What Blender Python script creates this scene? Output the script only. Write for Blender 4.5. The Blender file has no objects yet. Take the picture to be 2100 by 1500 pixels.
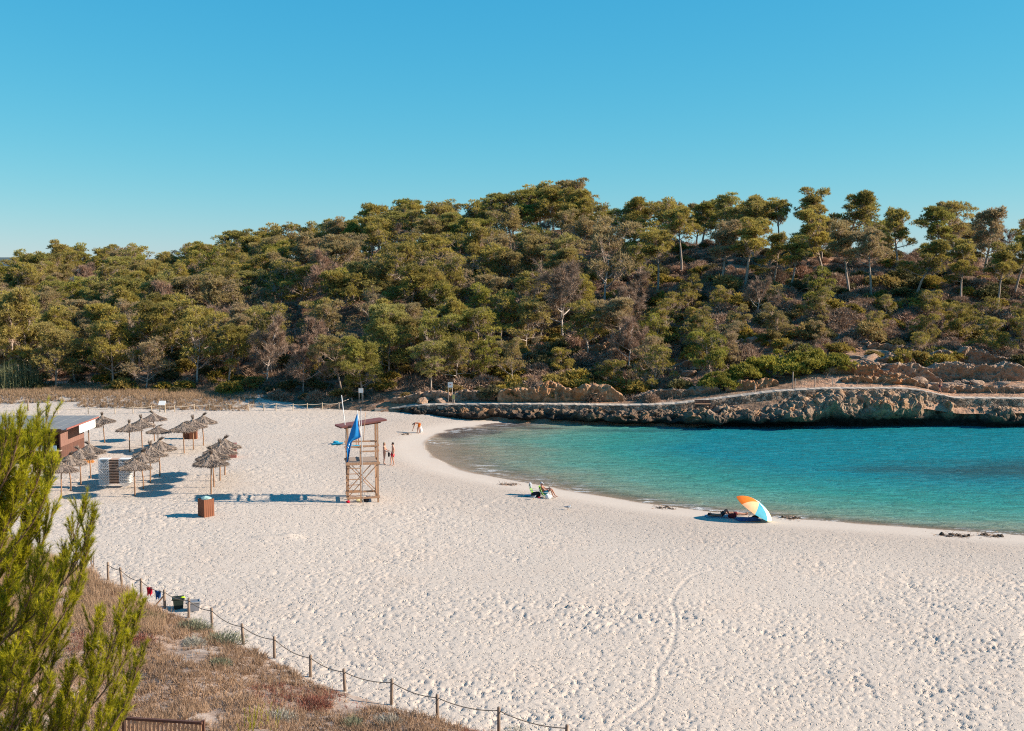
import bpy, math, random
import numpy as np
from mathutils import Vector, Matrix, Quaternion

R = math.radians
random.seed(7)
scene = bpy.context.scene
COL = scene.collection

# ------------------------------------------------------------------ camera
CAM_H, FPX, HOR = 16.0, 2333.0, 535.0
PITCH = math.atan((750 - HOR) / FPX)
cd = bpy.data.cameras.new('camera')
cd.lens = 40.0
cd.sensor_width = 36.0
cd.sensor_fit = 'HORIZONTAL'
cd.clip_start = 0.1
cd.clip_end = 20000
cd.dof.use_dof = True
cd.dof.focus_distance = 85.0
cd.dof.aperture_fstop = 4.5
cam = bpy.data.objects.new('camera', cd)
COL.objects.link(cam)
cam.location = (0, 0, CAM_H)
cam.rotation_euler = (R(90) - PITCH, 0, 0)
scene.camera = cam

# ------------------------------------------------------------------ sky + sun
SUN_EL, SUN_AZ = R(27.0), R(-2.0)          # azimuth from +X towards +Y
sun_dir = Vector((math.cos(SUN_EL) * math.cos(SUN_AZ), math.cos(SUN_EL) * math.sin(SUN_AZ), math.sin(SUN_EL)))
world = bpy.data.worlds.new('World')
scene.world = world
world.use_nodes = True
wn = world.node_tree.nodes
wl = world.node_tree.links
wn.clear()
sky = wn.new('ShaderNodeTexSky')
sky.sky_type = 'NISHITA'
sky.sun_disc = False
sky.sun_elevation = SUN_EL
sky.sun_rotation = math.atan2(sun_dir.x, sun_dir.y)
sky.altitude = 0
sky.air_density = 1.0
sky.dust_density = 0.0
sky.ozone_density = 6.0
# overall colour grade of the sky, the same in every direction (a tone curve per channel)
sep = wn.new('ShaderNodeSeparateColor')
comb = wn.new('ShaderNodeCombineColor')
for ch_, (ga, ex) in enumerate(((0.302, 1.42), (1.62, 0.60), (3.05, 0.30))):
    pw = wn.new('ShaderNodeMath'); pw.operation = 'POWER'; pw.inputs[1].default_value = ex
    ml = wn.new('ShaderNodeMath'); ml.operation = 'MULTIPLY'; ml.inputs[1].default_value = ga
    wl.new(sep.outputs[ch_], pw.inputs[0]); wl.new(pw.outputs[0], ml.inputs[0]); wl.new(ml.outputs[0], comb.inputs[ch_])
bg = wn.new('ShaderNodeBackground')
bg.inputs['Strength'].default_value = 0.075
wo = wn.new('ShaderNodeOutputWorld')
wl.new(sky.outputs[0], sep.inputs[0])
wl.new(comb.outputs[0], bg.inputs['Color'])
wl.new(bg.outputs[0], wo.inputs['Surface'])

sl = bpy.data.lights.new('sun', 'SUN')
sl.energy = 5.0
sl.angle = R(0.53)
sl.color = (1.0, 0.86, 0.71)
sun = bpy.data.objects.new('sun', sl)
COL.objects.link(sun)
sun.rotation_euler = sun_dir.to_track_quat('Z', 'Y').to_euler()
sun.location = (60, 0, 60)

vs = scene.view_settings
vs.view_transform = 'Standard'
vs.look = 'None'
vs.exposure = 0.95
vs.gamma = 1.0
vs.use_curve_mapping = False
scene.cycles.max_bounces = 6
scene.cycles.diffuse_bounces = 3
scene.cycles.transparent_max_bounces = 12
scene.cycles.use_denoising = False
scene.cycles.filter_width = 1.1

# ------------------------------------------------------------------ pixel -> place helpers (survey of the photograph)
_cp, _sp = math.cos(PITCH), math.sin(PITCH)
def _dir(px, py):
    u, v = (px - 1050) / FPX, (750 - py) / FPX
    return Vector((u, _cp + v * _sp, -_sp + v * _cp))
def G(px, py, z=0.0):
    d = _dir(px, py)
    t = (z - CAM_H) / d.z
    return Vector((d.x * t, d.y * t, z))
def D(px, py, Y):
    d = _dir(px, py)
    t = Y / d.y
    return Vector((d.x * t, Y, CAM_H + d.z * t))

# ------------------------------------------------------------------ noise
def _hash(ix, iy, iz, s):
    n = (ix * 374761393 + iy * 668265263 + iz * 1440662683 + s * 1274126177) & 0xffffffff
    n = ((n ^ (n >> 13)) * 1274126177) & 0xffffffff
    n = ((n ^ (n >> 15)) * 2246822519) & 0xffffffff
    return ((n ^ (n >> 16)) & 0xffffff) / 8388607.5 - 1.0
def vn(x, y, z=None, s=0):
    x = np.asarray(x, dtype=np.float64); y = np.asarray(y, dtype=np.float64)
    z = np.zeros_like(x) if z is None else np.asarray(z, dtype=np.float64)
    ix, iy, iz = np.floor(x), np.floor(y), np.floor(z)
    fx, fy, fz = x - ix, y - iy, z - iz
    ix, iy, iz = ix.astype(np.int64), iy.astype(np.int64), iz.astype(np.int64)
    fx, fy, fz = [f * f * f * (f * (f * 6 - 15) + 10) for f in (fx, fy, fz)]
    r = 0
    for a in (0, 1):
        wa = fx if a else 1 - fx
        for b in (0, 1):
            wb = fy if b else 1 - fy
            for c in (0, 1):
                wc = fz if c else 1 - fz
                r = r + wa * wb * wc * _hash(ix + a, iy + b, iz + c, s)
    return r
def vn2(x, y, s=0):
    x = np.asarray(x, dtype=np.float64); y = np.asarray(y, dtype=np.float64)
    ix, iy = np.floor(x), np.floor(y)
    fx, fy = x - ix, y - iy
    ix, iy = ix.astype(np.int64), iy.astype(np.int64)
    fx, fy = [f * f * f * (f * (f * 6 - 15) + 10) for f in (fx, fy)]
    h = lambda a, b: _hash(ix + a, iy + b, 0, s)
    return (h(0, 0) * (1 - fx) + h(1, 0) * fx) * (1 - fy) + (h(0, 1) * (1 - fx) + h(1, 1) * fx) * fy
def fbm2(x, y, s=0, o=4):
    r, a = 0, 1.0
    for i in range(o):
        r = r + a * vn2(x * 2 ** i + 17.3 * i, y * 2 ** i - 9.1 * i, s + i)
        a *= 0.5
    return r
def fbm3(x, y, z, s=0, o=4):
    r, a = 0, 1.0
    for i in range(o):
        r = r + a * vn(x * 2 ** i + 17.3 * i, y * 2 ** i - 9.1 * i, z * 2 ** i + 3.7 * i, s + i)
        a *= 0.5
    return r
def sstep(a, b, x):
    t = np.clip((x - a) / (b - a), 0, 1)
    return t * t * (3 - 2 * t)

# ------------------------------------------------------------------ mesh helpers
def np_mesh(name, verts, faces, mat=None, smooth=False, attrs=None):
    verts = np.asarray(verts, dtype=np.float32)
    faces = np.asarray(faces, dtype=np.int32)
    me = bpy.data.meshes.new(name)
    nf, k = faces.shape
    me.vertices.add(len(verts))
    me.vertices.foreach_set('co', verts.ravel())
    me.loops.add(nf * k)
    me.loops.foreach_set('vertex_index', faces.ravel())
    me.polygons.add(nf)
    me.polygons.foreach_set('loop_start', np.arange(nf, dtype=np.int32) * k)
    me.polygons.foreach_set('loop_total', np.full(nf, k, dtype=np.int32))
    me.polygons.foreach_set('use_smooth', np.full(nf, smooth, dtype=bool))
    if attrs:
        for an, av in attrs.items():
            at = me.attributes.new(an, 'FLOAT', 'POINT')
            at.data.foreach_set('value', np.asarray(av, dtype=np.float32))
    me.update(calc_edges=True)
    me.validate()
    if mat:
        me.materials.append(mat)
    return me

def link(name, me, parent=None, loc=None, rot=None, scale=None):
    o = bpy.data.objects.new(name, me)
    COL.objects.link(o)
    if parent is not None:
        o.parent = parent
    if loc is not None:
        o.location = loc
    if rot is not None:
        o.rotation_euler = rot
    if scale is not None:
        o.scale = (scale,) * 3 if isinstance(scale, (int, float)) else scale
    return o

def tag(o, label=None, cat=None, group=None, kind=None):
    if label: o['label'] = label
    if cat: o['category'] = cat
    if group: o['group'] = group
    if kind: o['kind'] = kind
    return o

def thing(name, label, cat, loc=(0, 0, 0), rz=0.0, group=None, scale=None):
    o = link(name, None, None, loc, (0, 0, rz), scale)
    o.empty_display_size = 0.2
    return tag(o, label, cat, group)

class MB:
    """collects simple shapes into one mesh"""
    def __init__(s):
        s.v, s.f = [], []
    def add(s, vs_, fs):
        n = len(s.v)
        s.v += [tuple(p) for p in vs_]
        s.f += [tuple(i + n for i in f) for f in fs]
        return s
    def box(s, c, size, rot=None, taper=1.0):
        hx, hy, hz = size[0] / 2, size[1] / 2, size[2] / 2
        pts = [Vector((x * (taper if z > 0 else 1), y * (taper if z > 0 else 1), z)) for z in (-hz, hz) for x, y in ((-hx, -hy), (hx, -hy), (hx, hy), (-hx, hy))]
        if rot is not None:
            m = rot if isinstance(rot, Matrix) else Matrix.Rotation(rot, 3, 'Z')
            pts = [m @ p for p in pts]
        c = Vector(c)
        return s.add([p + c for p in pts], [(3, 2, 1, 0), (4, 5, 6, 7), (0, 1, 5, 4), (1, 2, 6, 5), (2, 3, 7, 6), (3, 0, 4, 7)])
    def beam(s, a, b, w, h, up=(0, 0, 1)):
        a, b = Vector(a), Vector(b)
        d = (b - a)
        L = d.length
        d.normalize()
        up = Vector(up)
        if abs(d.dot(up)) > 0.98:
            up = Vector((0, 1, 0))
        x = d.cross(up).normalized()
        z = x.cross(d).normalized()
        m = Matrix((x, d, z)).transposed()
        return s.box((a + b) / 2, (w, L, h), m)
    def tube(s, pts, radii, n=6, cap=True):
        pts = [Vector(p) for p in pts]
        if isinstance(radii, (int, float)):
            radii = [radii] * len(pts)
        base = len(s.v)
        prev = None
        for i, p in enumerate(pts):
            t = (pts[min(i + 1, len(pts) - 1)] - pts[max(i - 1, 0)])
            if t.length < 1e-9: t = Vector((0, 0, 1))
            t.normalize()
            if prev is None:
                a = Vector((1, 0, 0)) if abs(t.x) < 0.8 else Vector((0, 1, 0))
                x = t.cross(a).normalized()
            else:
                x = (prev - t * prev.dot(t))
                x = x.normalized() if x.length > 1e-6 else t.orthogonal().normalized()
            prev = x
            y = t.cross(x)
            for k in range(n):
                an = 2 * math.pi * k / n
                s.v.append(tuple(p + (x * math.cos(an) + y * math.sin(an)) * radii[i]))
        for i in range(len(pts) - 1):
            for k in range(n):
                a = base + i * n + k; b = base + i * n + (k + 1) % n
                s.f.append((a, b, b + n, a + n))
        if cap:
            s.f.append(tuple(base + k for k in range(n))[::-1])
            e = base + (len(pts) - 1) * n
            s.f.append(tuple(e + k for k in range(n)))
        return s
    def lathe(s, prof, n=16, c=(0, 0, 0), cap=True):
        base = len(s.v)
        for r, z in prof:
            for k in range(n):
                an = 2 * math.pi * k / n
                s.v.append((c[0] + r * math.cos(an), c[1] + r * math.sin(an), c[2] + z))
        for i in range(len(prof) - 1):
            for k in range(n):
                a = base + i * n + k; b = base + i * n + (k + 1) % n
                s.f.append((a, b, b + n, a + n))
        if cap:
            s.f.append(tuple(base + k for k in range(n))[::-1])
            e = base + (len(prof) - 1) * n
            s.f.append(tuple(e + k for k in range(n)))
        return s
    def ball(s, c, r, n=10, m=7, rot=None):
        r = (r, r, r) if isinstance(r, (int, float)) else r
        vs_, fs = [], []
        for i in range(m + 1):
            th = math.pi * i / m
            for k in range(n):
                an = 2 * math.pi * k / n
                p = Vector((r[0] * math.sin(th) * math.cos(an), r[1] * math.sin(th) * math.sin(an), r[2] * math.cos(th)))
                if rot is not None: p = rot @ p
                vs_.append(p + Vector(c))
        for i in range(m):
            for k in range(n):
                a = i * n + k; b = i * n + (k + 1) % n
                fs.append((a, a + n, b + n, b))
        return s.add(vs_, fs)
    def mesh(s, name, mat, smooth=False, bevel=0):
        me = bpy.data.meshes.new(name)
        me.from_pydata(s.v, [], s.f)
        me.validate()
        if mat: me.materials.append(mat)
        if smooth:
            me.polygons.foreach_set('use_smooth', [True] * len(me.polygons))
        return me
    def build(s, name, mat, parent=None, smooth=False, loc=None, rot=None):
        return link(name, s.mesh(name, mat, smooth), parent, loc, rot)

# ------------------------------------------------------------------ materials
def new_mat(name):
    m = bpy.data.materials.new(name)
    m.use_nodes = True
    nt = m.node_tree
    nt.nodes.clear()
    out = nt.nodes.new('ShaderNodeOutputMaterial')
    return m, nt, nt.nodes, nt.links, out

def ramp(nt, fac, stops):
    r = nt.nodes.new('ShaderNodeValToRGB')
    e = r.color_ramp.elements
    while len(e) < len(stops):
        e.new(0.5)
    for i, (p, c) in enumerate(stops):
        e[i].position = p
        e[i].color = (c[0], c[1], c[2], 1)
    nt.links.new(fac, r.inputs[0])
    return r.outputs[0]
def noise(nt, scale, detail=4, rough=0.55, vec=None, dist=0.0):
    n = nt.nodes.new('ShaderNodeTexNoise')
    n.inputs['Scale'].default_value = scale
    n.inputs['Detail'].default_value = detail
    n.inputs['Roughness'].default_value = rough
    n.inputs['Distortion'].default_value = dist
    if vec is not None: nt.links.new(vec, n.inputs['Vector'])
    return n.outputs[0]
def coords(nt, kind='Object', scale=None):
    t = nt.nodes.new('ShaderNodeTexCoord')
    if scale is None:
        return t.outputs[kind]
    m = nt.nodes.new('ShaderNodeMapping')
    m.inputs['Scale'].default_value = scale
    nt.links.new(t.outputs[kind], m.inputs['Vector'])
    return m.outputs[0]
def mixc(nt, fac, a, b, mode='MIX'):
    m = nt.nodes.new('ShaderNodeMix')
    m.data_type = 'RGBA'
    m.blend_type = mode
    for sock, val in ((m.inputs[0], fac), (m.inputs[6], a), (m.inputs[7], b)):
        if hasattr(val, 'is_output'): nt.links.new(val, sock)
        elif isinstance(val, (int, float)): sock.default_value = val
        else: sock.default_value = (val[0], val[1], val[2], 1)
    return m.outputs[2]
def mth(nt, op, a, b=None, clamp=False):
    m = nt.nodes.new('ShaderNodeMath')
    m.operation = op
    m.use_clamp = clamp
    for i, val in enumerate((a, b)):
        if val is None: continue
        if hasattr(val, 'is_output'): nt.links.new(val, m.inputs[i])
        else: m.inputs[i].default_value = val
    return m.outputs[0]
def mapr(nt, val, a, b, c=0.0, d=1.0):
    m = nt.nodes.new('ShaderNodeMapRange')
    nt.links.new(val, m.inputs[0])
    for i, x in enumerate((a, b, c, d)):
        m.inputs[i + 1].default_value = x
    return m.outputs[0]
def attr(nt, name):
    a = nt.nodes.new('ShaderNodeAttribute')
    a.attribute_name = name
    return a.outputs['Fac']
def bump(nt, h, strength=0.4, dist=0.05):
    b = nt.nodes.new('ShaderNodeBump')
    b.inputs['Strength'].default_value = strength
    b.inputs['Distance'].default_value = dist
    nt.links.new(h, b.inputs['Height'])
    return b.outputs[0]
def bsdf(nt, out, col, rough=0.7, nrm=None, metal=0.0, spec=0.3):
    p = nt.nodes.new('ShaderNodeBsdfPrincipled')
    for key, val in (('Base Color', col), ('Roughness', rough), ('Metallic', metal), ('Specular IOR Level', spec)):
        if hasattr(val, 'is_output'): nt.links.new(val, p.inputs[key])
        elif isinstance(val, (int, float)): p.inputs[key].default_value = val
        else: p.inputs[key].default_value = (val[0], val[1], val[2], 1)
    if nrm is not None: nt.links.new(nrm, p.inputs['Normal'])
    if out is not None: nt.links.new(p.outputs[0], out.inputs['Surface'])
    return p

def simple(name, c1, c2=None, scale=6.0, rough=0.7, stretch=None, bs=0.2, spec=0.25, metal=0.0, bd=0.02):
    """two-tone noise paint / wood / cloth"""
    m, nt, N, L, out = new_mat(name)
    c2 = c2 or tuple(x * 0.75 for x in c1)
    v = coords(nt, 'Object', stretch) if stretch else coords(nt, 'Object')
    n = noise(nt, scale, 5, 0.6, v)
    col = ramp(nt, n, [(0.3, c2), (0.7, c1)])
    bsdf(nt, out, col, rough, bump(nt, n, bs, bd), metal, spec)
    return m

def leaf_mat(name, dark, light, dry, var=0.5, trans=0.25, twig=None, hue=None):
    m, nt, N, L, out = new_mat(name)
    t = attr(nt, 'tint')
    oi = N.new('ShaderNodeObjectInfo')
    r = oi.outputs['Random']
    f = mth(nt, 'ADD', mth(nt, 'MULTIPLY', t, 0.75), mth(nt, 'MULTIPLY', r, 0.25), True)
    col = mixc(nt, f, dark, light)
    d = mapr(nt, mth(nt, 'FRACT', mth(nt, 'MULTIPLY', r, 7.31)), 1 - var, 1.0, 0.0, 0.8)
    col = mixc(nt, d, col, dry)
    if hue:
        h_ = mth(nt, 'FRACT', mth(nt, 'MULTIPLY', r, 13.7))
        col = mixc(nt, mapr(nt, h_, 0.72, 0.8, 0.0, 0.6), col, hue, 'MULTIPLY') if False else mixc(nt, mapr(nt, h_, 0.7, 0.78, 0.0, 0.55), col, mixc(nt, f, (hue[0] * 0.3, hue[1] * 0.3, hue[2] * 0.3), hue))
    if twig:
        col = mixc(nt, mapr(nt, t, 0.02, 0.05, 1.0, 0.0), col, twig)
    b = bsdf(nt, None, col, 0.6, spec=0.25)
    tr = N.new('ShaderNodeBsdfTranslucent')
    L.new(col, tr.inputs[0])
    mx = N.new('ShaderNodeMixShader')
    mx.inputs[0].default_value = trans
    L.new(b.outputs[0], mx.inputs[1]); L.new(tr.outputs[0], mx.inputs[2])
    L.new(mx.outputs[0], out.inputs['Surface'])
    return m

M = {}
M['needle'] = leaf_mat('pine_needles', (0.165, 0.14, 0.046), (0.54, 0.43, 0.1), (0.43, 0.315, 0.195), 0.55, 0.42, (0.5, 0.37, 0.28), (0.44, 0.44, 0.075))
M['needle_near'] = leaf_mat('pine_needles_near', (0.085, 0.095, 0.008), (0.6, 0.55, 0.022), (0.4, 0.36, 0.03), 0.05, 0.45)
M['shrub_green'] = leaf_mat('shrub_leaves', (0.12, 0.1, 0.03), (0.5, 0.37, 0.07), (0.36, 0.25, 0.12), 0.45, 0.35)
M['thicket'] = leaf_mat('thicket_leaves', (0.13, 0.12, 0.028), (0.5, 0.43, 0.07), (0.4, 0.32, 0.08), 0.1, 0.35)
M['shrub_dark'] = leaf_mat('dark_shrub_leaves', (0.06, 0.06, 0.028), (0.22, 0.19, 0.07), (0.2, 0.15, 0.09), 0.35)
M['shrub_dry'] = leaf_mat('dry_shrub_twigs', (0.2, 0.125, 0.085), (0.47, 0.325, 0.225), (0.4, 0.22, 0.145), 0.4, 0.2)
M['twig'] = leaf_mat('bare_twigs', (0.19, 0.125, 0.085), (0.42, 0.29, 0.205), (0.36, 0.22, 0.15), 0.4, 0.1)
M['dry_grass'] = leaf_mat('dry_grass', (0.17, 0.11, 0.068), (0.5, 0.34, 0.205), (0.38, 0.25, 0.155), 0.1, 0.2)
M['dune_plants'] = leaf_mat('dune_plants', (0.13, 0.08, 0.052), (0.48, 0.315, 0.195), (0.34, 0.21, 0.135), 0.1, 0.25)
M['grey_leaves'] = leaf_mat('grey_green_leaves', (0.09, 0.1, 0.06), (0.27, 0.28, 0.18), (0.2, 0.2, 0.13), 0.1, 0.15)
M['silver_leaves'] = leaf_mat('silver_leaves', (0.22, 0.21, 0.17), (0.44, 0.42, 0.35), (0.36, 0.34, 0.28), 0.1, 0.15)
M['red_leaves'] = leaf_mat('red_brown_leaves', (0.13, 0.045, 0.032), (0.34, 0.13, 0.085), (0.25, 0.1, 0.07), 0.1, 0.15)
M['reed'] = leaf_mat('reed_leaves', (0.08, 0.095, 0.04), (0.26, 0.26, 0.13), (0.2, 0.18, 0.1), 0.1, 0.2)
M['bark'] = simple('pine_bark', (0.46, 0.37, 0.3), (0.22, 0.165, 0.13), 3.0, 0.9, (2, 2, 0.6), 0.5)
M['pale_bark'] = simple('weathered_bark', (0.55, 0.47, 0.41), (0.3, 0.24, 0.2), 3.0, 0.9, (2, 2, 0.6), 0.4)
M['near_bark'] = simple('twig_bark', (0.2, 0.12, 0.075), (0.09, 0.055, 0.04), 30.0, 0.9)
M['thatch'] = simple('palm_thatch', (0.34, 0.265, 0.21), (0.16, 0.125, 0.1), 14.0, 0.95, (1, 1, 0.25), 0.8, 0.1, bd=0.05)
M['pole_wood'] = simple('pole_wood', (0.4, 0.23, 0.13), (0.2, 0.115, 0.075), 5.0, 0.8, (6, 6, 0.6))
M['tower_wood'] = simple('tower_wood', (0.5, 0.3, 0.175), (0.33, 0.19, 0.12), 3.0, 0.75, (5, 5, 0.8))
M['grey_wood'] = simple('weathered_wood', (0.42, 0.34, 0.28), (0.24, 0.18, 0.14), 4.0, 0.85, (5, 5, 0.5))
M['post_wood'] = simple('fence_post_wood', (0.33, 0.25, 0.19), (0.17, 0.12, 0.09), 6.0, 0.85, (5, 5, 0.6))
M['pale_post'] = simple('pale_post_wood', (0.6, 0.48, 0.34), (0.4, 0.3, 0.2), 6.0, 0.85, (5, 5, 0.6))
M['bin_wood'] = simple('red_brown_wood', (0.27, 0.1, 0.05), (0.16, 0.06, 0.033), 3.0, 0.7, (6, 6, 0.5))
M['bin_dark'] = simple('dark_brown_wood', (0.13, 0.06, 0.04), (0.08, 0.04, 0.03), 3.0, 0.7, (6, 6, 0.5))
M['roof_red'] = simple('roof_red_brown', (0.3, 0.115, 0.095), (0.22, 0.085, 0.07), 2.0, 0.7)
M['rope'] = simple('rope', (0.36, 0.28, 0.2), (0.22, 0.17, 0.12), 40.0, 0.9)
M['pale_rope'] = simple('pale_rope', (0.66, 0.55, 0.42), (0.5, 0.4, 0.3), 40.0, 0.9)
M['white_plastic'] = simple('white_plastic', (0.82, 0.8, 0.77), (0.74, 0.72, 0.69), 2.0, 0.4)
M['white_paint'] = simple('white_paint', (0.8, 0.79, 0.76), (0.68, 0.66, 0.62), 2.0, 0.5)
M['tan_slat'] = simple('tan_slat', (0.58, 0.38, 0.27), (0.45, 0.28, 0.19), 3.0, 0.6)
M['steel'] = simple('grey_steel', (0.42, 0.42, 0.43), (0.3, 0.3, 0.31), 3.0, 0.4, metal=0.3)
M['flag_blue'] = simple('flag_blue_cloth', (0.012, 0.24, 0.58), (0.01, 0.17, 0.46), 4.0, 0.7)
M['white_cloth'] = simple('white_cloth', (0.8, 0.79, 0.77), (0.68, 0.67, 0.65), 8.0, 0.8)
M['turquoise_cloth'] = simple('turquoise_cloth', (0.03, 0.36, 0.5), (0.02, 0.27, 0.4), 8.0, 0.8)
M['blue_cloth'] = simple('blue_cloth', (0.03, 0.12, 0.33), (0.02, 0.07, 0.2), 8.0, 0.8)
M['dark_cloth'] = simple('dark_cloth', (0.03, 0.028, 0.034), (0.015, 0.014, 0.018), 8.0, 0.8)
M['red_cloth'] = simple('red_cloth', (0.62, 0.015, 0.045), (0.45, 0.01, 0.03), 8.0, 0.8)
M['orange_cloth'] = simple('orange_cloth', (0.85, 0.2, 0.015), (0.75, 0.15, 0.01), 4.0, 0.7)
M['peach_cloth'] = simple('peach_cloth', (0.85, 0.48, 0.26), (0.78, 0.4, 0.2), 4.0, 0.7)
M['lightblue_cloth'] = simple('light_blue_cloth', (0.42, 0.6, 0.66), (0.36, 0.52, 0.6), 4.0, 0.7)
M['teal_cloth'] = simple('teal_cloth', (0.045, 0.32, 0.42), (0.03, 0.24, 0.33), 4.0, 0.7)
M['cream_cloth'] = simple('cream_cloth', (0.85, 0.78, 0.45), (0.78, 0.7, 0.38), 4.0, 0.7)
M['green_cloth'] = simple('green_cloth', (0.16, 0.36, 0.03), (0.11, 0.26, 0.02), 6.0, 0.75)
M['grey_cloth'] = simple('grey_cloth', (0.4, 0.42, 0.46), (0.3, 0.32, 0.35), 6.0, 0.8)
M['maroon_cloth'] = simple('maroon_cloth', (0.16, 0.02, 0.03), (0.1, 0.014, 0.02), 6.0, 0.8)
M['skin'] = simple('skin', (0.55, 0.29, 0.2), (0.46, 0.23, 0.155), 6.0, 0.55)
M['skin_tan'] = simple('tanned_skin', (0.38, 0.18, 0.115), (0.3, 0.135, 0.085), 6.0, 0.55)
M['hair_dark'] = simple('dark_hair', (0.02, 0.015, 0.012), (0.01, 0.008, 0.007), 30.0, 0.6)
M['hair_fair'] = simple('fair_hair', (0.35, 0.24, 0.14), (0.2, 0.13, 0.08), 30.0, 0.6)
M['eye'] = simple('eye_dark', (0.02, 0.015, 0.012), None, 5, 0.3)
M['lips'] = simple('lips', (0.4, 0.13, 0.1), None, 5, 0.5)
M['gull_white'] = simple('gull_white', (0.8, 0.8, 0.8), (0.7, 0.7, 0.7), 10.0, 0.7)
M['gull_grey'] = simple('gull_grey', (0.3, 0.31, 0.33), (0.22, 0.23, 0.25), 10.0, 0.7)
M['gull_leg'] = simple('gull_leg', (0.6, 0.3, 0.05), None, 10.0, 0.6)
M['bin_green'] = simple('dark_green_plastic', (0.03, 0.045, 0.035), (0.02, 0.03, 0.025), 4.0, 0.45)
M['lime'] = simple('lime_plastic', (0.5, 0.75, 0.03), None, 4.0, 0.5)
M['bin_grey'] = simple('grey_plastic', (0.2, 0.21, 0.24), (0.15, 0.16, 0.18), 4.0, 0.45)
M['bag_plastic'] = simple('pale_green_bag', (0.45, 0.62, 0.55), (0.25, 0.4, 0.36), 14.0, 0.35)
M['seaweed'] = simple('dry_seaweed', (0.1, 0.075, 0.055), (0.035, 0.028, 0.024), 12.0, 0.95, None, 0.8, 0.1)
M['kiosk_wall'] = simple('kiosk_boards', (0.24, 0.13, 0.1), (0.17, 0.09, 0.07), 2.0, 0.75, (6, 6, 0.4))
M['kiosk_dark'] = simple('kiosk_dark_boards', (0.14, 0.065, 0.045), (0.09, 0.045, 0.035), 2.0, 0.75)
M['kiosk_roof'] = simple('metal_roof_sheet', (0.24, 0.245, 0.245), (0.16, 0.165, 0.17), 1.2, 0.75, (1, 4, 1))
M['poster_blue'] = simple('poster_blue', (0.05, 0.4, 0.62), (0.6, 0.7, 0.72), 3.5, 0.5)
M['poster_red'] = simple('poster_red', (0.5, 0.06, 0.05), (0.6, 0.5, 0.42), 4.5, 0.5)
M['orange_slat'] = simple('orange_slat', (0.7, 0.28, 0.06), (0.5, 0.18, 0.05), 4.0, 0.7)
M['concrete'] = simple('pale_concrete', (0.5, 0.42, 0.345), (0.38, 0.32, 0.26), 1.6, 0.9, None, 0.3)
M['yellow_sign'] = simple('yellow_sign', (0.5, 0.45, 0.16), None, 5, 0.5)

def rock_mat(name, pale, mid, orange, dark, algae_shade_z=None):
    m, nt, N, L, out = new_mat(name)
    v = coords(nt, 'Object')
    geo = N.new('ShaderNodeNewGeometry')
    pos = geo.outputs['Position']
    n1 = noise(nt, 0.55, 6, 0.62, pos)
    n2 = noise(nt, 3.2, 6, 0.7, pos)
    n3 = noise(nt, 0.28, 4, 0.6, pos, 0.4)
    col = ramp(nt, n2, [(0.28, dark), (0.46, mid), (0.68, pale)])
    col = mixc(nt, mapr(nt, n1, 0.5, 0.68), col, orange)
    col = mixc(nt, mapr(nt, n3, 0.55, 0.7, 0, 0.6), col, mid)
    if algae_shade_z is not None:  # waterline algae black, carried higher to paint in the undercut's shade
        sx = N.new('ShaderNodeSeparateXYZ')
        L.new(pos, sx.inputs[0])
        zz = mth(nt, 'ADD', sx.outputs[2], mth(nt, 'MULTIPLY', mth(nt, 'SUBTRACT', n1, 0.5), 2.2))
        col = mixc(nt, mapr(nt, zz, algae_shade_z[0], algae_shade_z[1], 1.0, 0.0), col, (0.035, 0.03, 0.027))
    n4 = noise(nt, 7.0, 7, 0.75, pos)
    hgt = mth(nt, 'ADD', mth(nt, 'MULTIPLY', n2, 0.7), mth(nt, 'MULTIPLY', n4, 0.5))
    bsdf(nt, out, col, 0.95, bump(nt, hgt, 0.9, 0.22), spec=0.15)
    return m
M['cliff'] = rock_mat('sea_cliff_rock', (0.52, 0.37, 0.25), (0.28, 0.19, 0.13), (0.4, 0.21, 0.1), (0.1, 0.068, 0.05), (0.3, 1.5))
M['rock'] = rock_mat('hillside_rock', (0.47, 0.345, 0.26), (0.29, 0.2, 0.145), (0.42, 0.235, 0.135), (0.12, 0.08, 0.06))
M['rock_orange'] = rock_mat('orange_cut_rock', (0.46, 0.33, 0.22), (0.36, 0.2, 0.11), (0.4, 0.17, 0.065), (0.17, 0.1, 0.065))

# ================================================================== THE SETTING
WATER_Z = -0.35
def catmull(pts, n=8):
    P_ = [np.array(p, dtype=float) for p in pts]
    P_ = [2 * P_[0] - P_[1]] + P_ + [2 * P_[-1] - P_[-2]]
    out = []
    for i in range(1, len(P_) - 2):
        for k in range(n):
            t = k / n
            a, b, c, d = P_[i - 1], P_[i], P_[i + 1], P_[i + 2]
            out.append(0.5 * (2 * b + (c - a) * t + (2 * a - 5 * b + 4 * c - d) * t * t + (3 * b - a - 3 * c + d) * t ** 3))
    out.append(P_[-2])
    return np.array(out)
def poly_dist(x, y, poly):
    best = np.full(x.shape, 1e9)
    for (ax, ay), (bx, by) in zip(poly[:-1], poly[1:]):
        dx, dy = bx - ax, by - ay
        t = np.clip(((x - ax) * dx + (y - ay) * dy) / (dx * dx + dy * dy + 1e-12), 0, 1)
        q = (x - ax - t * dx) ** 2 + (y - ay - t * dy) ** 2
        best = np.minimum(best, q)
    return np.sqrt(best)
def inside(x, y, poly):
    r = np.zeros(x.shape, dtype=bool)
    for (ax, ay), (bx, by) in zip(poly, np.roll(poly, -1, axis=0)):
        c = ((ay > y) != (by > y)) & (x < (bx - ax) * (y - ay) / (by - ay + 1e-12) + ax)
        r ^= c
    return r

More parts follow.
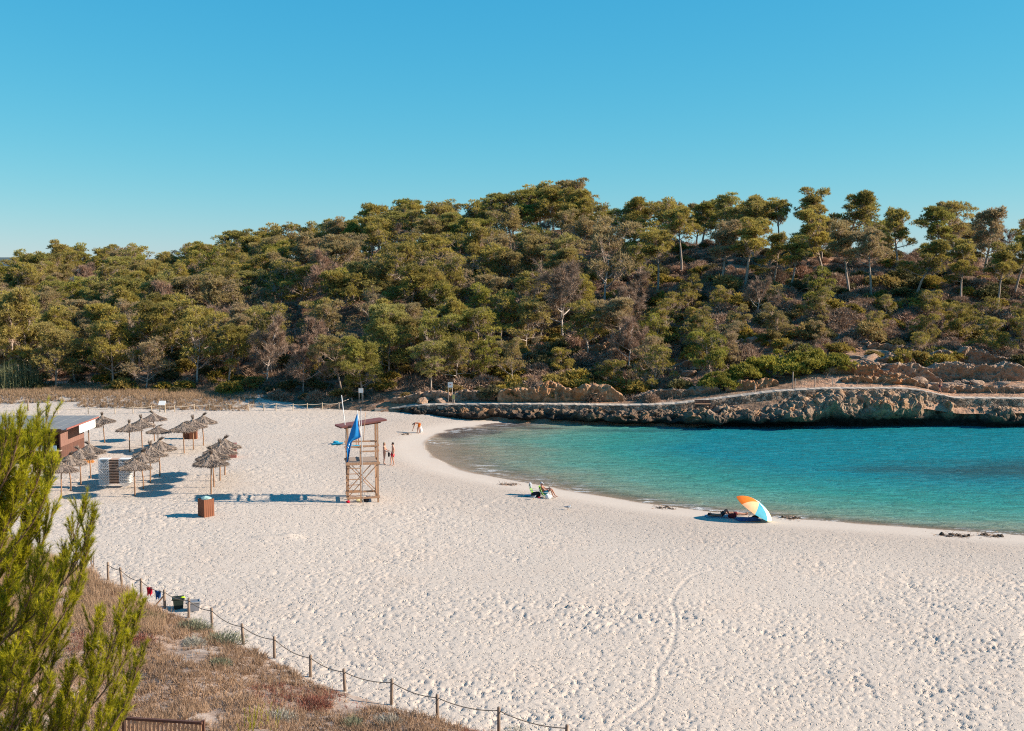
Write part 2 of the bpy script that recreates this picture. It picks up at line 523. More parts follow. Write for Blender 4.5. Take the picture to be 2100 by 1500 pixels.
_shore_px = [(2900, 1150), (2500, 1125), (2100, 1098), (1800, 1076), (1600, 1061), (1450, 1048), (1320, 1031), (1200, 1011), (1120, 997), (1040, 983), (960, 966),
             (905, 945), (882, 929), (872, 913), (893, 895), (945, 880), (1020, 871), (1090, 865)]
SHORE = catmull([tuple(G(x, y, WATER_Z)[:2]) for x, y in _shore_px], 6)
SEA_POLY = np.vstack([SHORE, [(SHORE[-1][0] + 2, 121), (400, 121), (400, SHORE[0][1])]])
def shore_d(x, y):
    d = poly_dist(x, y, SHORE)
    ins = inside(x, y, SEA_POLY)
    # the far (cliff) side counts as deep water
    return np.where(ins, -d, d)

FENCE_PX = [(-420, 1020), (-160, 1066), (40, 1112), (120, 1143), (186, 1172), (222, 1190), (251, 1201), (290, 1224), (338, 1246), (387, 1266), (435, 1288), (500, 1322),
            (563, 1350), (637, 1388), (708, 1417), (803, 1445), (897, 1474), (1023, 1504), (1160, 1536), (1300, 1566)]
FENCE = np.array([tuple(G(x, y, 0.1)[:2]) for x, y in FENCE_PX])
_fp = np.vstack([FENCE, [(FENCE[-1][0] + 30, FENCE[-1][1] - 1.5), (80, -60), (-160, -60), (-160, FENCE[0][1])]])
_FLINE = _fp[:len(FENCE) + 1]
def dune_d(x, y):
    d = poly_dist(x, y, _FLINE)
    return np.where(inside(x, y, _fp), d, -d)
def dune_z(x, y):
    d = dune_d(x, y)
    base = np.interp(d, [-6, -0.5, 0, 1.2, 8, 15, 25, 34, 40, 70], [-1.2, -0.12, 0.06, 0.35, 1.45, 2.7, 6.0, 11.0, 14.0, 15.5])
    n = fbm2(x * 0.35, y * 0.35, 11, 4) * 0.22 * sstep(0, 3, d)
    return base + n

TRAIL = catmull([tuple(G(x, y, 0)[:2]) for x, y in [(1180, 1515), (1260, 1488), (1310, 1452), (1343, 1420), (1347, 1372), (1374, 1337), (1385, 1292), (1384, 1258), (1376, 1240),
                 (1395, 1206), (1420, 1182), (1460, 1170), (1520, 1160), (1600, 1149), (1760, 1128)]], 5)

TRACKS = [catmull([tuple(G(a_, b_, 0)[:2]) for a_, b_ in t_], 4) for t_ in (
    [(780, 960), (900, 1060), (1080, 1150), (1200, 1290), (1150, 1480)], [(430, 1060), (640, 1130), (900, 1180), (1300, 1150), (1700, 1120)],
    [(520, 1290), (760, 1250), (1060, 1240), (1500, 1290), (2150, 1330)], [(1540, 1075), (1640, 1200), (1800, 1350), (1850, 1520)], [(470, 1010), (620, 1040), (800, 1045), (1080, 1030)])]
def sand_z(x, y, d=None, fine=True):
    d = shore_d(x, y) if d is None else d
    z = np.where(d > 0, WATER_Z + (-WATER_Z) * sstep(-0.5, 7.5, d) , WATER_Z - 0.04 - 0.055 * np.minimum(-d, 40))
    z = np.where((d > -1.5) & (d <= 1.2), WATER_Z - 0.03 + 0.05 * (d + 0.0), z) if False else z
    z = z + fbm2(x * 0.06, y * 0.06, 3, 3) * 0.1 * sstep(2, 10, d)
    c1_, c2_ = G(592, 1103, 0), G(545, 1106, 0)
    z = z + 0.2 * np.exp(-(((x - c1_.x) / 0.75) ** 2 + ((y - c1_.y) / 0.5) ** 2)) + 0.13 * np.exp(-(((x - c2_.x) / 0.8) ** 2 + ((y - c2_.y) / 0.35) ** 2))
    # low back dune on the far left
    z = z + 0.75 * sstep(121, 127, y + 0.12 * (x + 40)) * sstep(-21, -30, x)
    if fine:
        amp = sstep(2.0, 5.5, d) * np.clip(0.72 + 0.4 * vn2(x * 0.14, y * 0.2, 40) + 0.35 * vn2(x * 0.5, y * 0.6, 41), 0.12, 1.25)
        amp = amp * (0.35 + 0.65 * sstep(3.5, 11, d))
        for q_, tk in enumerate(TRACKS):
            dk = poly_dist(x, y, tk) + 0.25 * vn2(x * 0.9, y * 0.9, 44)
            amp = amp * (1 + (0.28 if q_ % 2 == 0 else -0.5) * (1 - sstep(0.35, 1.1, dk)))
        td = poly_dist(x, y, TRAIL)
        tm = sstep(0.09, 0.2, td)
        f1 = vn2(x * 7.2, y * 5.4, 21) + 0.5 * vn2(x * 12.4 + 3, y * 8.8, 22)
        f2 = vn2(x * 1.5, y * 1.3, 23)
        z = z + (0.5 + 0.5 * tm) * amp * (-0.06 * sstep(0.4, 0.85, f1) - 0.012 * sstep(0.5, 0.85, vn2(x * 2.9, y * 2.3, 27)) + 0.012 * sstep(0.1, 0.9, -f1) + 0.014 * f2)
        # trail: a shallow groove with a raised bank
        z = z - 0.022 * (1 - sstep(0.04, 0.13, td)) + 0.008 * sstep(0.1, 0.18, td) * (1 - sstep(0.18, 0.3, td))
    return z
def sz(p):
    """ground height under a thing on the beach (no footprints)"""
    a, b = np.array([p[0]]), np.array([p[1]])
    return float(sand_z(a, b, None, False)[0])
def onsand(px, py):
    g = G(px, py, 0)
    for _ in range(3):
        g = G(px, py, sz(g))
    return g

def polar_grid(us, ys):
    U, Y = np.meshgrid(us, ys)
    X = U * Y
    nr, nc = Y.shape
    i = np.arange(nr * nc).reshape(nr, nc)
    f = np.stack([i[:-1, :-1], i[:-1, 1:], i[1:, 1:], i[1:, :-1]], -1).reshape(-1, 4)
    return X.ravel(), Y.ravel(), f

# ---- sand
m, nt, N, L, out = new_mat('white_beach_sand')
geo = N.new('ShaderNodeNewGeometry')
pos = geo.outputs['Position']
sh = attr(nt, 'shore')
n1 = noise(nt, 0.22, 4, 0.6, pos)
n2 = noise(nt, 9.0, 5, 0.7, pos)
n0 = noise(nt, 1.1, 5, 0.65, pos)
col = ramp(nt, n2, [(0.3, (0.475, 0.4, 0.332)), (0.6, (0.565, 0.482, 0.405))])
col = mixc(nt, mapr(nt, n1, 0.5, 0.72, 0, 0.35), col, (0.52, 0.41, 0.325))
silt_a = mth(nt, 'ADD', attr(nt, 'silt'), mth(nt, 'MULTIPLY', mth(nt, 'SUBTRACT', noise(nt, 0.5, 5, 0.65, pos), 0.5), 0.9))
# litter of dry seaweed crumbs along the tide line
crumb = mth(nt, 'MULTIPLY', mapr(nt, noise(nt, 4.5, 4, 0.8, pos), 0.56, 0.62), mth(nt, 'MULTIPLY', mapr(nt, n0, 0.42, 0.62), mth(nt, 'MULTIPLY', mapr(nt, sh, 2.2, 3.2), mapr(nt, sh, 9.0, 4.0))))
col = mixc(nt, mth(nt, 'MULTIPLY', crumb, 0.85), col, (0.16, 0.115, 0.085))
tide = mth(nt, 'MULTIPLY', mapr(nt, sh, 2.0, 4.0), mapr(nt, sh, 13.0, 4.0))
col = mixc(nt, mth(nt, 'MULTIPLY', tide, 0.5), col, (0.38, 0.31, 0.255))
wetn = mth(nt, 'ADD', sh, mth(nt, 'MULTIPLY', mth(nt, 'SUBTRACT', n1, 0.5), 1.6))
col = mixc(nt, mapr(nt, wetn, 0.35, -0.1), col, (0.33, 0.235, 0.165))
col = mixc(nt, mapr(nt, silt_a, 0.38, 0.6, 0, 0.9), col, (0.085, 0.058, 0.048))
rough = mapr(nt, wetn, -0.1, 0.6, 0.35, 0.95)
dent = mapr(nt, noise(nt, 5.2, 2, 0.55, pos, 0.5), 0.57, 0.66, 1.0, 0.0)
h = mth(nt, 'ADD', mth(nt, 'ADD', mth(nt, 'MULTIPLY', n2, 0.3), mth(nt, 'MULTIPLY', dent, 0.9)), mth(nt, 'MULTIPLY', noise(nt, 28.0, 3, 0.6, pos), 0.25))
bst = N.new('ShaderNodeBump')
bst.inputs['Distance'].default_value = 0.07
L.new(h, bst.inputs['Height'])
L.new(mapr(nt, sh, 1.5, 6.0, 0.02, 0.8), bst.inputs['Strength'])
bsdf(nt, out, col, rough, bst.outputs[0], spec=0.15)
M['sand'] = m

us = np.concatenate([np.linspace(-0.9, -0.5, 40, endpoint=False), np.linspace(-0.5, 0.5, 680), np.linspace(0.5, 0.9, 41)[1:]])
ys = np.exp(np.linspace(math.log(27), math.log(152), 740))
X, Y, F = polar_grid(us, ys)
dsh = shore_d(X, Y)
def silt_at(x, y, d):
    r = 0
    for px, py, rx, ry, w in ((975, 884, 3.4, 3.0, 1.0), (930, 893, 2.0, 2.6, 0.9), (1040, 871, 3.6, 2.2, 1.0), (1110, 879, 3.5, 1.0, 0.7)):
        c = G(px, py, WATER_Z)
        r = np.maximum(r, w * np.exp(-(((x - c.x) / rx) ** 2 + ((y - c.y) / ry) ** 2)))
    return r * (d < 0.8)
Z = sand_z(X, Y, dsh)
dd = dune_d(X, Y)
Z = np.where(dd > 1.0, Z - 0.35 * sstep(1.0, 2.5, dd), Z)
tag(link('beach_sand', np_mesh('beach_sand', np.stack([X, Y, Z], -1), F, M['sand'], True, {'shore': dsh, 'silt': silt_at(X, Y, dsh)})),
    'white sand beach covered in footprints', None, None, 'structure')

# ---- water
m, nt, N, L, out = new_mat('sea_water')
geo = N.new('ShaderNodeNewGeometry')
pos = geo.outputs['Position']
dp = attr(nt, 'depth')
mp = N.new('ShaderNodeMapping'); mp.inputs['Scale'].default_value = (0.35, 1.0, 1.0)
L.new(pos, mp.inputs['Vector'])
st = mp.outputs[0]
na = noise(nt, 0.12, 4, 0.6, st)
nb = noise(nt, 0.9, 5, 0.65, st)
dn = mth(nt, 'ADD', dp, mth(nt, 'MULTIPLY', mth(nt, 'SUBTRACT', na, 0.5), 14.0))
dn = mth(nt, 'ADD', dn, mth(nt, 'MULTIPLY', mth(nt, 'SUBTRACT', nb, 0.5), 5.0))
cr = N.new('ShaderNodeValToRGB')
els = cr.color_ramp.elements
stops = [(0.0, (0.36, 0.29, 0.2)), (0.08, (0.25, 0.28, 0.2)), (0.24, (0.13, 0.32, 0.245)), (0.48, (0.045, 0.3, 0.255)), (1.0, (0.007, 0.232, 0.285))]
while len(els) < len(stops): els.new(0.5)
for e, (p_, c_) in zip(els, stops): e.position = p_; e.color = (*c_, 1)
L.new(mapr(nt, dn, 0.0, 34.0), cr.inputs[0])
col = cr.outputs[0]
sx = N.new('ShaderNodeSeparateXYZ'); L.new(pos, sx.inputs[0])
# sea-grass meadows on the bottom
weed = attr(nt, 'weed')
wn_ = mth(nt, 'ADD', weed, mth(nt, 'MULTIPLY', mth(nt, 'SUBTRACT', noise(nt, 0.3, 5, 0.65, st), 0.5), 1.3))
col = mixc(nt, mapr(nt, wn_, 0.25, 0.95, 0, 0.8), col, (0.028, 0.07, 0.085))
brown = attr(nt, 'silt')
bn_ = mth(nt, 'ADD', brown, mth(nt, 'MULTIPLY', mth(nt, 'SUBTRACT', noise(nt, 0.35, 5, 0.65, st), 0.5), 1.2))
col = mixc(nt, mapr(nt, bn_, 0.4, 0.7, 0, 0.85), col, (0.085, 0.06, 0.055))
rip = noise(nt, 1.8, 5, 0.66, mp.outputs[0], 0.5)
rip2 = noise(nt, 5.0, 4, 0.6, mp.outputs[0], 0.2)
col = mixc(nt, mapr(nt, rip, 0.48, 0.62, 0.0, 0.38), col, (0.055, 0.14, 0.115))
col = mixc(nt, mapr(nt, rip, 0.5, 0.36, 0.0, 0.22), col, (0.12, 0.4, 0.42))
foam = mth(nt, 'MULTIPLY', mapr(nt, mth(nt, 'ADD', dp, mth(nt, 'MULTIPLY', mth(nt, 'SUBTRACT', noise(nt, 0.5, 3, 0.6, pos), 0.5), 1.2)), 2.4, 0.5), mapr(nt, noise(nt, 2.2, 5, 0.75, st), 0.49, 0.58))
foam = mth(nt, 'MULTIPLY', foam, mapr(nt, noise(nt, 0.12, 2, 0.5, pos), 0.4, 0.55))
col = mixc(nt, foam, col, (0.75, 0.75, 0.74))
hh = mth(nt, 'ADD', mth(nt, 'MULTIPLY', rip, 1.0), mth(nt, 'MULTIPLY', rip2, 0.35))
pb = bsdf(nt, None, col, 0.12, bump(nt, hh, 0.7, 0.4), spec=0.22)
pb.inputs['IOR'].default_value = 1.33
tr = N.new('ShaderNodeBsdfTransparent')
mx = N.new('ShaderNodeMixShader')
al = mth(nt, 'MAXIMUM', mapr(nt, dp, 0.0, 2.6, 0.2, 1.0), foam)
L.new(al, mx.inputs[0]); L.new(tr.outputs[0], mx.inputs[1]); L.new(pb.outputs[0], mx.inputs[2])
L.new(mx.outputs[0], out.inputs['Surface'])
M['water'] = m
us = np.concatenate([np.linspace(-0.2, 0.55, 170, endpoint=False), np.linspace(0.55, 2.2, 40)])
ys = np.exp(np.linspace(math.log(50), math.log(124), 190))
X, Y, F = polar_grid(us, ys)
dw = -shore_d(X, Y)
dw = np.where(dw > 0, dw * (0.4 + 1.5 * sstep(-6, 24, X)), dw)
def blob(cx, cy, rx, ry):
    return np.exp(-(((X - cx) / rx) ** 2 + ((Y - cy) / ry) ** 2))
w1, w2, w3 = G(1990, 965, WATER_Z), G(1850, 962, WATER_Z), G(1330, 886, WATER_Z)
weed = np.maximum.reduce([blob(w1.x + 3, w1.y, 11, 5.0), blob(w2.x, w2.y, 6, 2.6) * 0.9, blob(w3.x, w3.y + 1, 8, 1.8) * 0.7])
silt = silt_at(X, Y, -dw)
tag(link('sea_water', np_mesh('sea_water', np.stack([X, Y, np.full_like(X, WATER_Z)], -1), F, M['water'], True, {'depth': dw, 'weed': weed, 'silt': silt})),
    'calm turquoise water of the cove', None, None, 'structure')

# ---- path line along the far shore: (px, py, Y)
PATH_PX = [(780, 840, 121.0), (830, 834, 119.5), (870, 831, 118.0), (1000, 829, 116.5), (1150, 830, 115.0), (1290, 832, 114.0), (1380, 829, 113.6), (1450, 821, 113.4), (1590, 803, 113.2),
           (1700, 797, 113.0), (1850, 797, 112.8), (1885, 800, 112.6), (1925, 809, 112.4), (1962, 817, 112.2), (2100, 818, 112.0), (2500, 818, 111.5)]
PATH = np.array([tuple(D(*p)) for p in PATH_PX])
def path_y(x): return np.interp(x, PATH[:, 0], PATH[:, 1])
def path_z(x): return np.interp(x, PATH[:, 0], PATH[:, 2])

# ---- hill
#        X     toeY  toeZ  crestY crestZ  fall
HILL = np.array([
    (-240, 133, -0.2, 240, 7.0, 0.00),
    (-100, 133, -0.2, 235, 10.5, 0.00),
    (-70, 132.5, -0.2, 232, 11.2, 0.00),
    (-49, 131.5, -0.2, 225, 13.5, 0.00),
    (-34, 128.5, -0.1, 218, 15.8, 0.02),
    (-24, 124.5, 0.1, 212, 18.4, 0.02),
    (-3, 0, 0, 205, 19.6, 0.03),
    (8, 0, 0, 200, 21.2, 0.03),
    (18, 0, 0, 190, 19.0, 0.05),
    (28, 0, 0, 175, 18.6, 0.10),
    (45, 0, 0, 168, 17.2, 0.12),
    (58, 0, 0, 165, 16.4, 0.12),
    (72, 0, 0, 165, 15.8, 0.12),
    (110, 0, 0, 165, 15.0, 0.10),
    (240, 0, 0, 170, 13.0, 0.05)])
for r in HILL:
    if r[1] == 0:
        r[1] = path_y(r[0]) + 1.2
        r[2] = path_z(r[0]) + 0.02
_hx = np.linspace(-240, 240, 400)
_k = np.hanning(13); _k /= _k.sum()
def _smooth(c):
    v = np.interp(_hx, HILL[:, 0], c)
    return np.convolve(np.pad(v, 6, mode='edge'), _k, mode='valid')
_ht = [_smooth(HILL[:, i]) for i in range(1, 6)]
def hill_z(x, y):
    yt, zt, yc, zc, fl = [np.interp(x, _hx, c) for c in _ht]
    rt = sstep(-14, -6, x)
    yt = yt * (1 - rt) + (path_y(x) + 1.2) * rt
    zt = zt * (1 - rt) + (path_z(x) + 0.02) * rt
    s = (y - yt) / (yc - yt)
    sc = np.clip(s, 0, 1)
    z = zt + (zc - zt) * (0.62 * sc + 0.38 * (sc * sc * (3 - 2 * sc)))
    z = np.where(s > 1, z - fl * (y - yc) * sstep(1.0, 1.15, s), z)
    z = np.where(s < 0, zt + (y - yt) * 0.6, z)
    k = sstep(0.0, 0.06, s)
    n = fbm2(x * 0.09, y * 0.09, 51, 5)
    z = z + k * n * 0.55
    # broken rock ledges on the right-hand slope
    t = sstep(0, 20, x) * sstep(0.45, 0.15, s) * k
    q = z * 0.9 + 0.35 * vn2(x * 0.16, y * 0.16, 57)
    z = z + t * 0.32 * (sstep(0.3, 0.7, q - np.floor(q)) - (q - np.floor(q)))
    return z
def hz(x, y):
    return float(hill_z(np.array([float(x)]), np.array([float(y)]))[0])

m, nt, N, L, out = new_mat('hillside_ground')
geo = N.new('ShaderNodeNewGeometry'); pos = geo.outputs['Position']
n1 = noise(nt, 0.16, 5, 0.62, pos); n2 = noise(nt, 1.3, 6, 0.7, pos); n3 = noise(nt, 0.5, 5, 0.6, pos)
col = ramp(nt, n2, [(0.3, (0.1, 0.068, 0.05)), (0.5, (0.23, 0.15, 0.1)), (0.7, (0.38, 0.26, 0.18))])
col = mixc(nt, mapr(nt, n1, 0.47, 0.62, 0, 0.75), col, (0.4, 0.21, 0.125))
bare = mth(nt, 'ADD', attr(nt, 'bare'), mth(nt, 'MULTIPLY', mth(nt, 'SUBTRACT', n3, 0.5), 1.6))
col = mixc(nt, mapr(nt, bare, 0.4, 0.75, 0, 0.9), col, ramp(nt, n2, [(0.3, (0.3, 0.16, 0.1)), (0.6, (0.52, 0.32, 0.21)), (0.8, (0.6, 0.44, 0.33))]))
col = mixc(nt, mapr(nt, n3, 0.6, 0.68, 0, 0.6), col, ramp(nt, n2, [(0.3, (0.2, 0.16, 0.13)), (0.7, (0.46, 0.39, 0.33))]))
bsdf(nt, out, col, 0.95, bump(nt, mth(nt, 'ADD', n2, mth(nt, 'MULTIPLY', n3, 1.5)), 0.9, 0.4), spec=0.1)
M['hill'] = m
gx = np.concatenate([np.arange(-235, -110, 4.0), np.arange(-110, 110, 0.75), np.arange(110, 236, 4.0)])
gy = np.concatenate([np.arange(111, 180, 0.7), np.arange(180, 260, 1.5), np.arange(260, 420, 8)])
GX, GY = np.meshgrid(gx, gy)
i = np.arange(GX.size).reshape(GX.shape)
F = np.stack([i[:-1, :-1], i[:-1, 1:], i[1:, 1:], i[1:, :-1]], -1).reshape(-1, 4)
GX, GY = GX.ravel(), GY.ravel()
HS = (GY - np.interp(GX, _hx, _ht[0])) / (np.interp(GX, _hx, _ht[2]) - np.interp(GX, _hx, _ht[0]))
BARE = 0.75 * sstep(20, 34, GX) * sstep(0.34, 0.06, HS) + 0.5 * sstep(0, 8, GX) * sstep(26, 16, GX) * np.exp(-((HS - 0.22) / 0.1) ** 2)
tag(link('hillside', np_mesh('hillside', np.stack([GX, GY, hill_z(GX, GY)], -1), F, M['hill'], True, {'bare': BARE})), 'dry wooded limestone hillside behind the cove', None, None, 'structure')

# ---- far ground and a distant ridge
b = MB()
n = 48
b.add([(0, 0, -6)] + [(9000 * math.cos(2 * math.pi * k / n), 9000 * math.sin(2 * math.pi * k / n), -6) for k in range(n)], [(0, k + 1, (k + 1) % n + 1) for k in range(n)])
M['far'] = simple('far_land', (0.05, 0.06, 0.04), (0.035, 0.045, 0.03), 0.01, 0.95)
tag(b.build('ground', M['far']), 'flat land stretching inland', None, None, 'structure')
rx = np.linspace(-2600, 600, 60); ry = np.linspace(2400, 3200, 12)
RX, RY = np.meshgrid(rx, ry)
i = np.arange(RX.size).reshape(RX.shape)
F = np.stack([i[:-1, :-1], i[:-1, 1:], i[1:, 1:], i[1:, :-1]], -1).reshape(-1, 4)
RZ = -6 + 34 * np.sin(np.clip((RY - 2400) / 800, 0, 1) * math.pi) * (0.75 + 0.3 * vn2(RX * 0.004, RY * 0.004, 9)) * sstep(600, -400, RX)
tag(link('distant_ridge', np_mesh('distant_ridge', np.stack([RX.ravel(), RY.ravel(), RZ.ravel()], -1), F, simple('hazy_ridge', (0.07, 0.1, 0.11), (0.06, 0.085, 0.095), 0.01, 0.95), True)),  # distance haze is put into the ridge's blue-green colour
    'low distant ridge on the horizon', None, None, 'structure')

# ---- path (pale concrete walk) and its dry-stone retaining wall
def strip(name, xs, prof_fn, mat, smooth=False, noise_amp=0.0, seed=0):
    V = []
    for x in xs:
        V.append(prof_fn(x))
    V = np.array(V)
    nr, nc, _ = V.shape
    i = np.arange(nr * nc).reshape(nr, nc)
    F = np.stack([i[:-1, :-1], i[1:, :-1], i[1:, 1:], i[:-1, 1:]], -1).reshape(-1, 4)
    return np_mesh(name, V.reshape(-1, 3), F, mat, smooth)
xs = np.linspace(PATH[0, 0], PATH[-1, 0], 320)
def pf(x):
    y, z = float(path_y(x)), float(path_z(x))
    w = 0.03 * math.sin(x * 2.1) + 0.05 * math.sin(x * 0.7)
    e = 0.02 * math.sin(x * 5.3) + 0.02 * math.sin(x * 9.1)
    return [(x, y + w - 0.02, z - 0.11 + e), (x, y + w - 0.03, z + e), (x, y + w + 0.35, z + 0.03 + e), (x, y + 1.25, z + 0.03)]
tag(link('path', strip('path', xs, pf, M['concrete'])), 'pale concrete footpath along the rocky shore', None, None, 'structure')

m, nt, N, L, out = new_mat('dry_stone')
geo = N.new('ShaderNodeNewGeometry'); pos = geo.outputs['Position']
vo = N.new('ShaderNodeTexVoronoi'); vo.inputs['Scale'].default_value = 3.2; vo.feature = 'DISTANCE_TO_EDGE'
vc = N.new('ShaderNodeTexVoronoi'); vc.inputs['Scale'].default_value = 3.2
L.new(pos, vo.inputs['Vector']); L.new(pos, vc.inputs['Vector'])
sx = N.new('ShaderNodeSeparateColor'); L.new(vc.outputs['Color'], sx.inputs[0])
col = ramp(nt, sx.outputs[0], [(0.0, (0.16, 0.115, 0.085)), (0.6, (0.3, 0.22, 0.16)), (1.0, (0.42, 0.31, 0.23))])
col = mixc(nt, mapr(nt, vo.outputs['Distance'], 0.0, 0.05, 1, 0), col, (0.07, 0.055, 0.045))
bsdf(nt, out, col, 0.95, bump(nt, mapr(nt, vo.outputs['Distance'], 0, 0.12), 1.0, 0.08), spec=0.1)
M['drystone'] = m
def wall_h(x):
    return float(np.interp(x, PATH[:, 0], [0.3, 0.35, 0.35, 0.4, 0.45, 0.6, 0.65, 0.75, 1.1, 0.2, 0.2, 0.25, 0.5, 0.7, 0.8, 0.8]))
def wf(x):
    y, z = float(path_y(x)) + 0.03 * math.sin(x * 2.1) + 0.05 * math.sin(x * 0.7), float(path_z(x))
    h = wall_h(x) + 0.6
    j = [0.05 * float(vn2(np.array([x * 3.0]), np.array([k * 1.7]), 5)[0]) for k in range(6)]
    return [(x, y - 0.25 + j[0], z - h), (x, y - 0.2 + j[1], z - h * 0.6), (x, y - 0.14 + j[2], z - h * 0.3), (x, y - 0.1 + j[3], z - 0.1), (x, y - 0.08 + j[4], z - 0.05), (x, y + 0.4, z - 0.05)]
tag(link('stone_wall', strip('stone_wall', np.linspace(PATH[1, 0], PATH[-1, 0], 620), wf, M['drystone'], True)), 'low dry-stone retaining wall holding up the shore path', 'wall')

# ---- sea cliff
def edge_px(px):
    return float(np.interp(px, [760, 830, 900, 1000, 1100, 1250, 1400, 1500, 1600, 1900, 2100, 2600], [846, 850, 862, 864, 868, 873, 878, 880, 881, 877, 875, 873]))
CX, CYW = [], []
for px in np.linspace(760, 2600, 200):
    g = G(px, edge_px(px), WATER_Z)
    CX.append(g.x); CYW.append(g.y)
CX, CYW = np.array(CX), np.array(CYW)
ncol, nrow = 900, 84
xs = np.linspace(-15.5, 72, ncol)
T = np.linspace(0, 1, nrow)
po = np.interp(T, [0, 0.1, 0.28, 0.45, 0.58, 0.66, 0.74, 0.82, 0.9, 1.0], [-0.12, 0.0, 0.30, 0.66, 0.95, 1.0, 0.86, 0.5, 0.34, 0.34])
pz = np.interp(T, [0, 0.1, 0.28, 0.45, 0.58, 0.66, 0.74, 0.82, 0.9, 1.0], [1.0, 1.0, 0.94, 0.84, 0.66, 0.5, 0.33, 0.2, 0.05, -0.5])
XX = np.repeat(xs[:, None], nrow, 1)
yp = path_y(xs); zp = path_z(xs); yw = np.interp(xs, CX, CYW)
wh = np.array([wall_h(x) for x in xs])
topz = zp - wh + 0.12 * fbm2(xs * 0.5, xs * 0.1, 71, 3)
Dp = np.maximum(yp - yw, 1.0) + 0.6 * vn2(xs * 0.25, xs * 0, 73) + 0.35 * vn2(xs * 0.7, xs * 0 + 4, 74)
YY = yp[:, None] - 0.15 - po[None, :] * Dp[:, None]
ZZ = WATER_Z + pz[None, :] * (topz - WATER_Z)[:, None]
mid = np.sin(np.clip(T, 0, 1) * math.pi)[None, :] ** 0.5
n1 = fbm3(XX * 0.55, YY * 0.55, ZZ * 0.55, 81, 5)
n2 = fbm3(XX * 1.9, YY * 1.9, ZZ * 1.5, 85, 4)
rid = 1 - np.abs(vn(XX * 1.3, YY * 1.0, ZZ * 0.8, 88))
YY = YY - mid * (0.55 * n1 + 0.28 * n2 + 0.35 * (rid - 0.6))
ZZ = ZZ + mid * (0.28 * n2 + 0.3 * fbm3(XX * 0.9 + 9, YY * 0.9, ZZ * 0.9, 91, 4)) * np.clip((ZZ - WATER_Z) / 1.2, 0, 1)
XX = XX + mid * 0.2 * fbm3(XX * 1.2 + 4, YY * 1.2, ZZ * 1.2, 95, 3)
i = np.arange(ncol * nrow).reshape(ncol, nrow)
F = np.stack([i[:-1, :-1], i[:-1, 1:], i[1:, 1:], i[1:, :-1]], -1).reshape(-1, 4)
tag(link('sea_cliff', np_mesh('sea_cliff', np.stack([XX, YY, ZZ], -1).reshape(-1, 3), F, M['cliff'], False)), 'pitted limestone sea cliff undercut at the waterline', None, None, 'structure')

# ---- foreground dune slope
m, nt, N, L, out = new_mat('dune_soil')
geo = N.new('ShaderNodeNewGeometry'); pos = geo.outputs['Position']
n1 = noise(nt, 0.45, 5, 0.62, pos); n2 = noise(nt, 5.0, 6, 0.7, pos)
col = ramp(nt, n2, [(0.3, (0.2, 0.135, 0.1)), (0.65, (0.4, 0.3, 0.235))])
col = mixc(nt, mapr(nt, n1, 0.5, 0.62, 0, 0.8), col, (0.5, 0.415, 0.35))
bsdf(nt, out, col, 0.95, bump(nt, n2, 0.6, 0.06), spec=0.1)
M['dune'] = m
gx = np.arange(-70, 40, 0.4); gy = np.arange(-30, 84, 0.4)
GX, GY = np.meshgrid(gx, gy)
dd = dune_d(GX.ravel(), GY.ravel()).reshape(GX.shape)
i = np.arange(GX.size).reshape(GX.shape)
F = np.stack([i[:-1, :-1], i[:-1, 1:], i[1:, 1:], i[1:, :-1]], -1).reshape(-1, 4)
keep = dd.ravel()[F].max(axis=1) > -1.0
F = F[keep]
GZ = dune_z(GX.ravel(), GY.ravel())
tag(link('dune_slope', np_mesh('dune_slope', np.stack([GX.ravel(), GY.ravel(), GZ], -1), F, M['dune'], True)), 'scrubby dune slope in the foreground', None, None, 'structure')
def dz(x, y):
    return float(dune_z(np.array([float(x)]), np.array([float(y)]))[0])
def ondune(px, py):
    """where the sight line through a photo point meets the dune"""
    d = _dir(px, py)
    for k in range(1, 900):
        t = 12 + k * 0.08
        p = Vector((d.x * t, d.y * t, CAM_H + d.z * t))
        if p.z <= dz(p.x, p.y): return p
    return G(px, py, 0)

# ================================================================== VEGETATION
def unit(a):
    return a / (np.linalg.norm(a, axis=-1, keepdims=True) + 1e-9)
def blades(base, dirs, Ln, W, rng, bend=0.0):
    """one thin triangle per blade"""
    n = len(base)
    dirs = unit(dirs)
    side = unit(np.cross(dirs, rng.normal(size=(n, 3))))
    W = np.broadcast_to(W, (n,))[:, None]; Ln = np.broadcast_to(Ln, (n,))[:, None]
    a = base - side * W / 2
    b = base + side * W / 2
    c = base + dirs * Ln
    c[:, 2] -= bend * Ln[:, 0]
    return np.stack([a, b, c], 1).reshape(-1, 3)
def blade_mesh(name, chunks, tints, mat):
    V = np.concatenate(chunks); T = np.repeat(np.concatenate(tints), 3)
    return np_mesh(name, V, np.arange(len(V)).reshape(-1, 3), mat, False, {'tint': np.clip(T, 0, 1)})

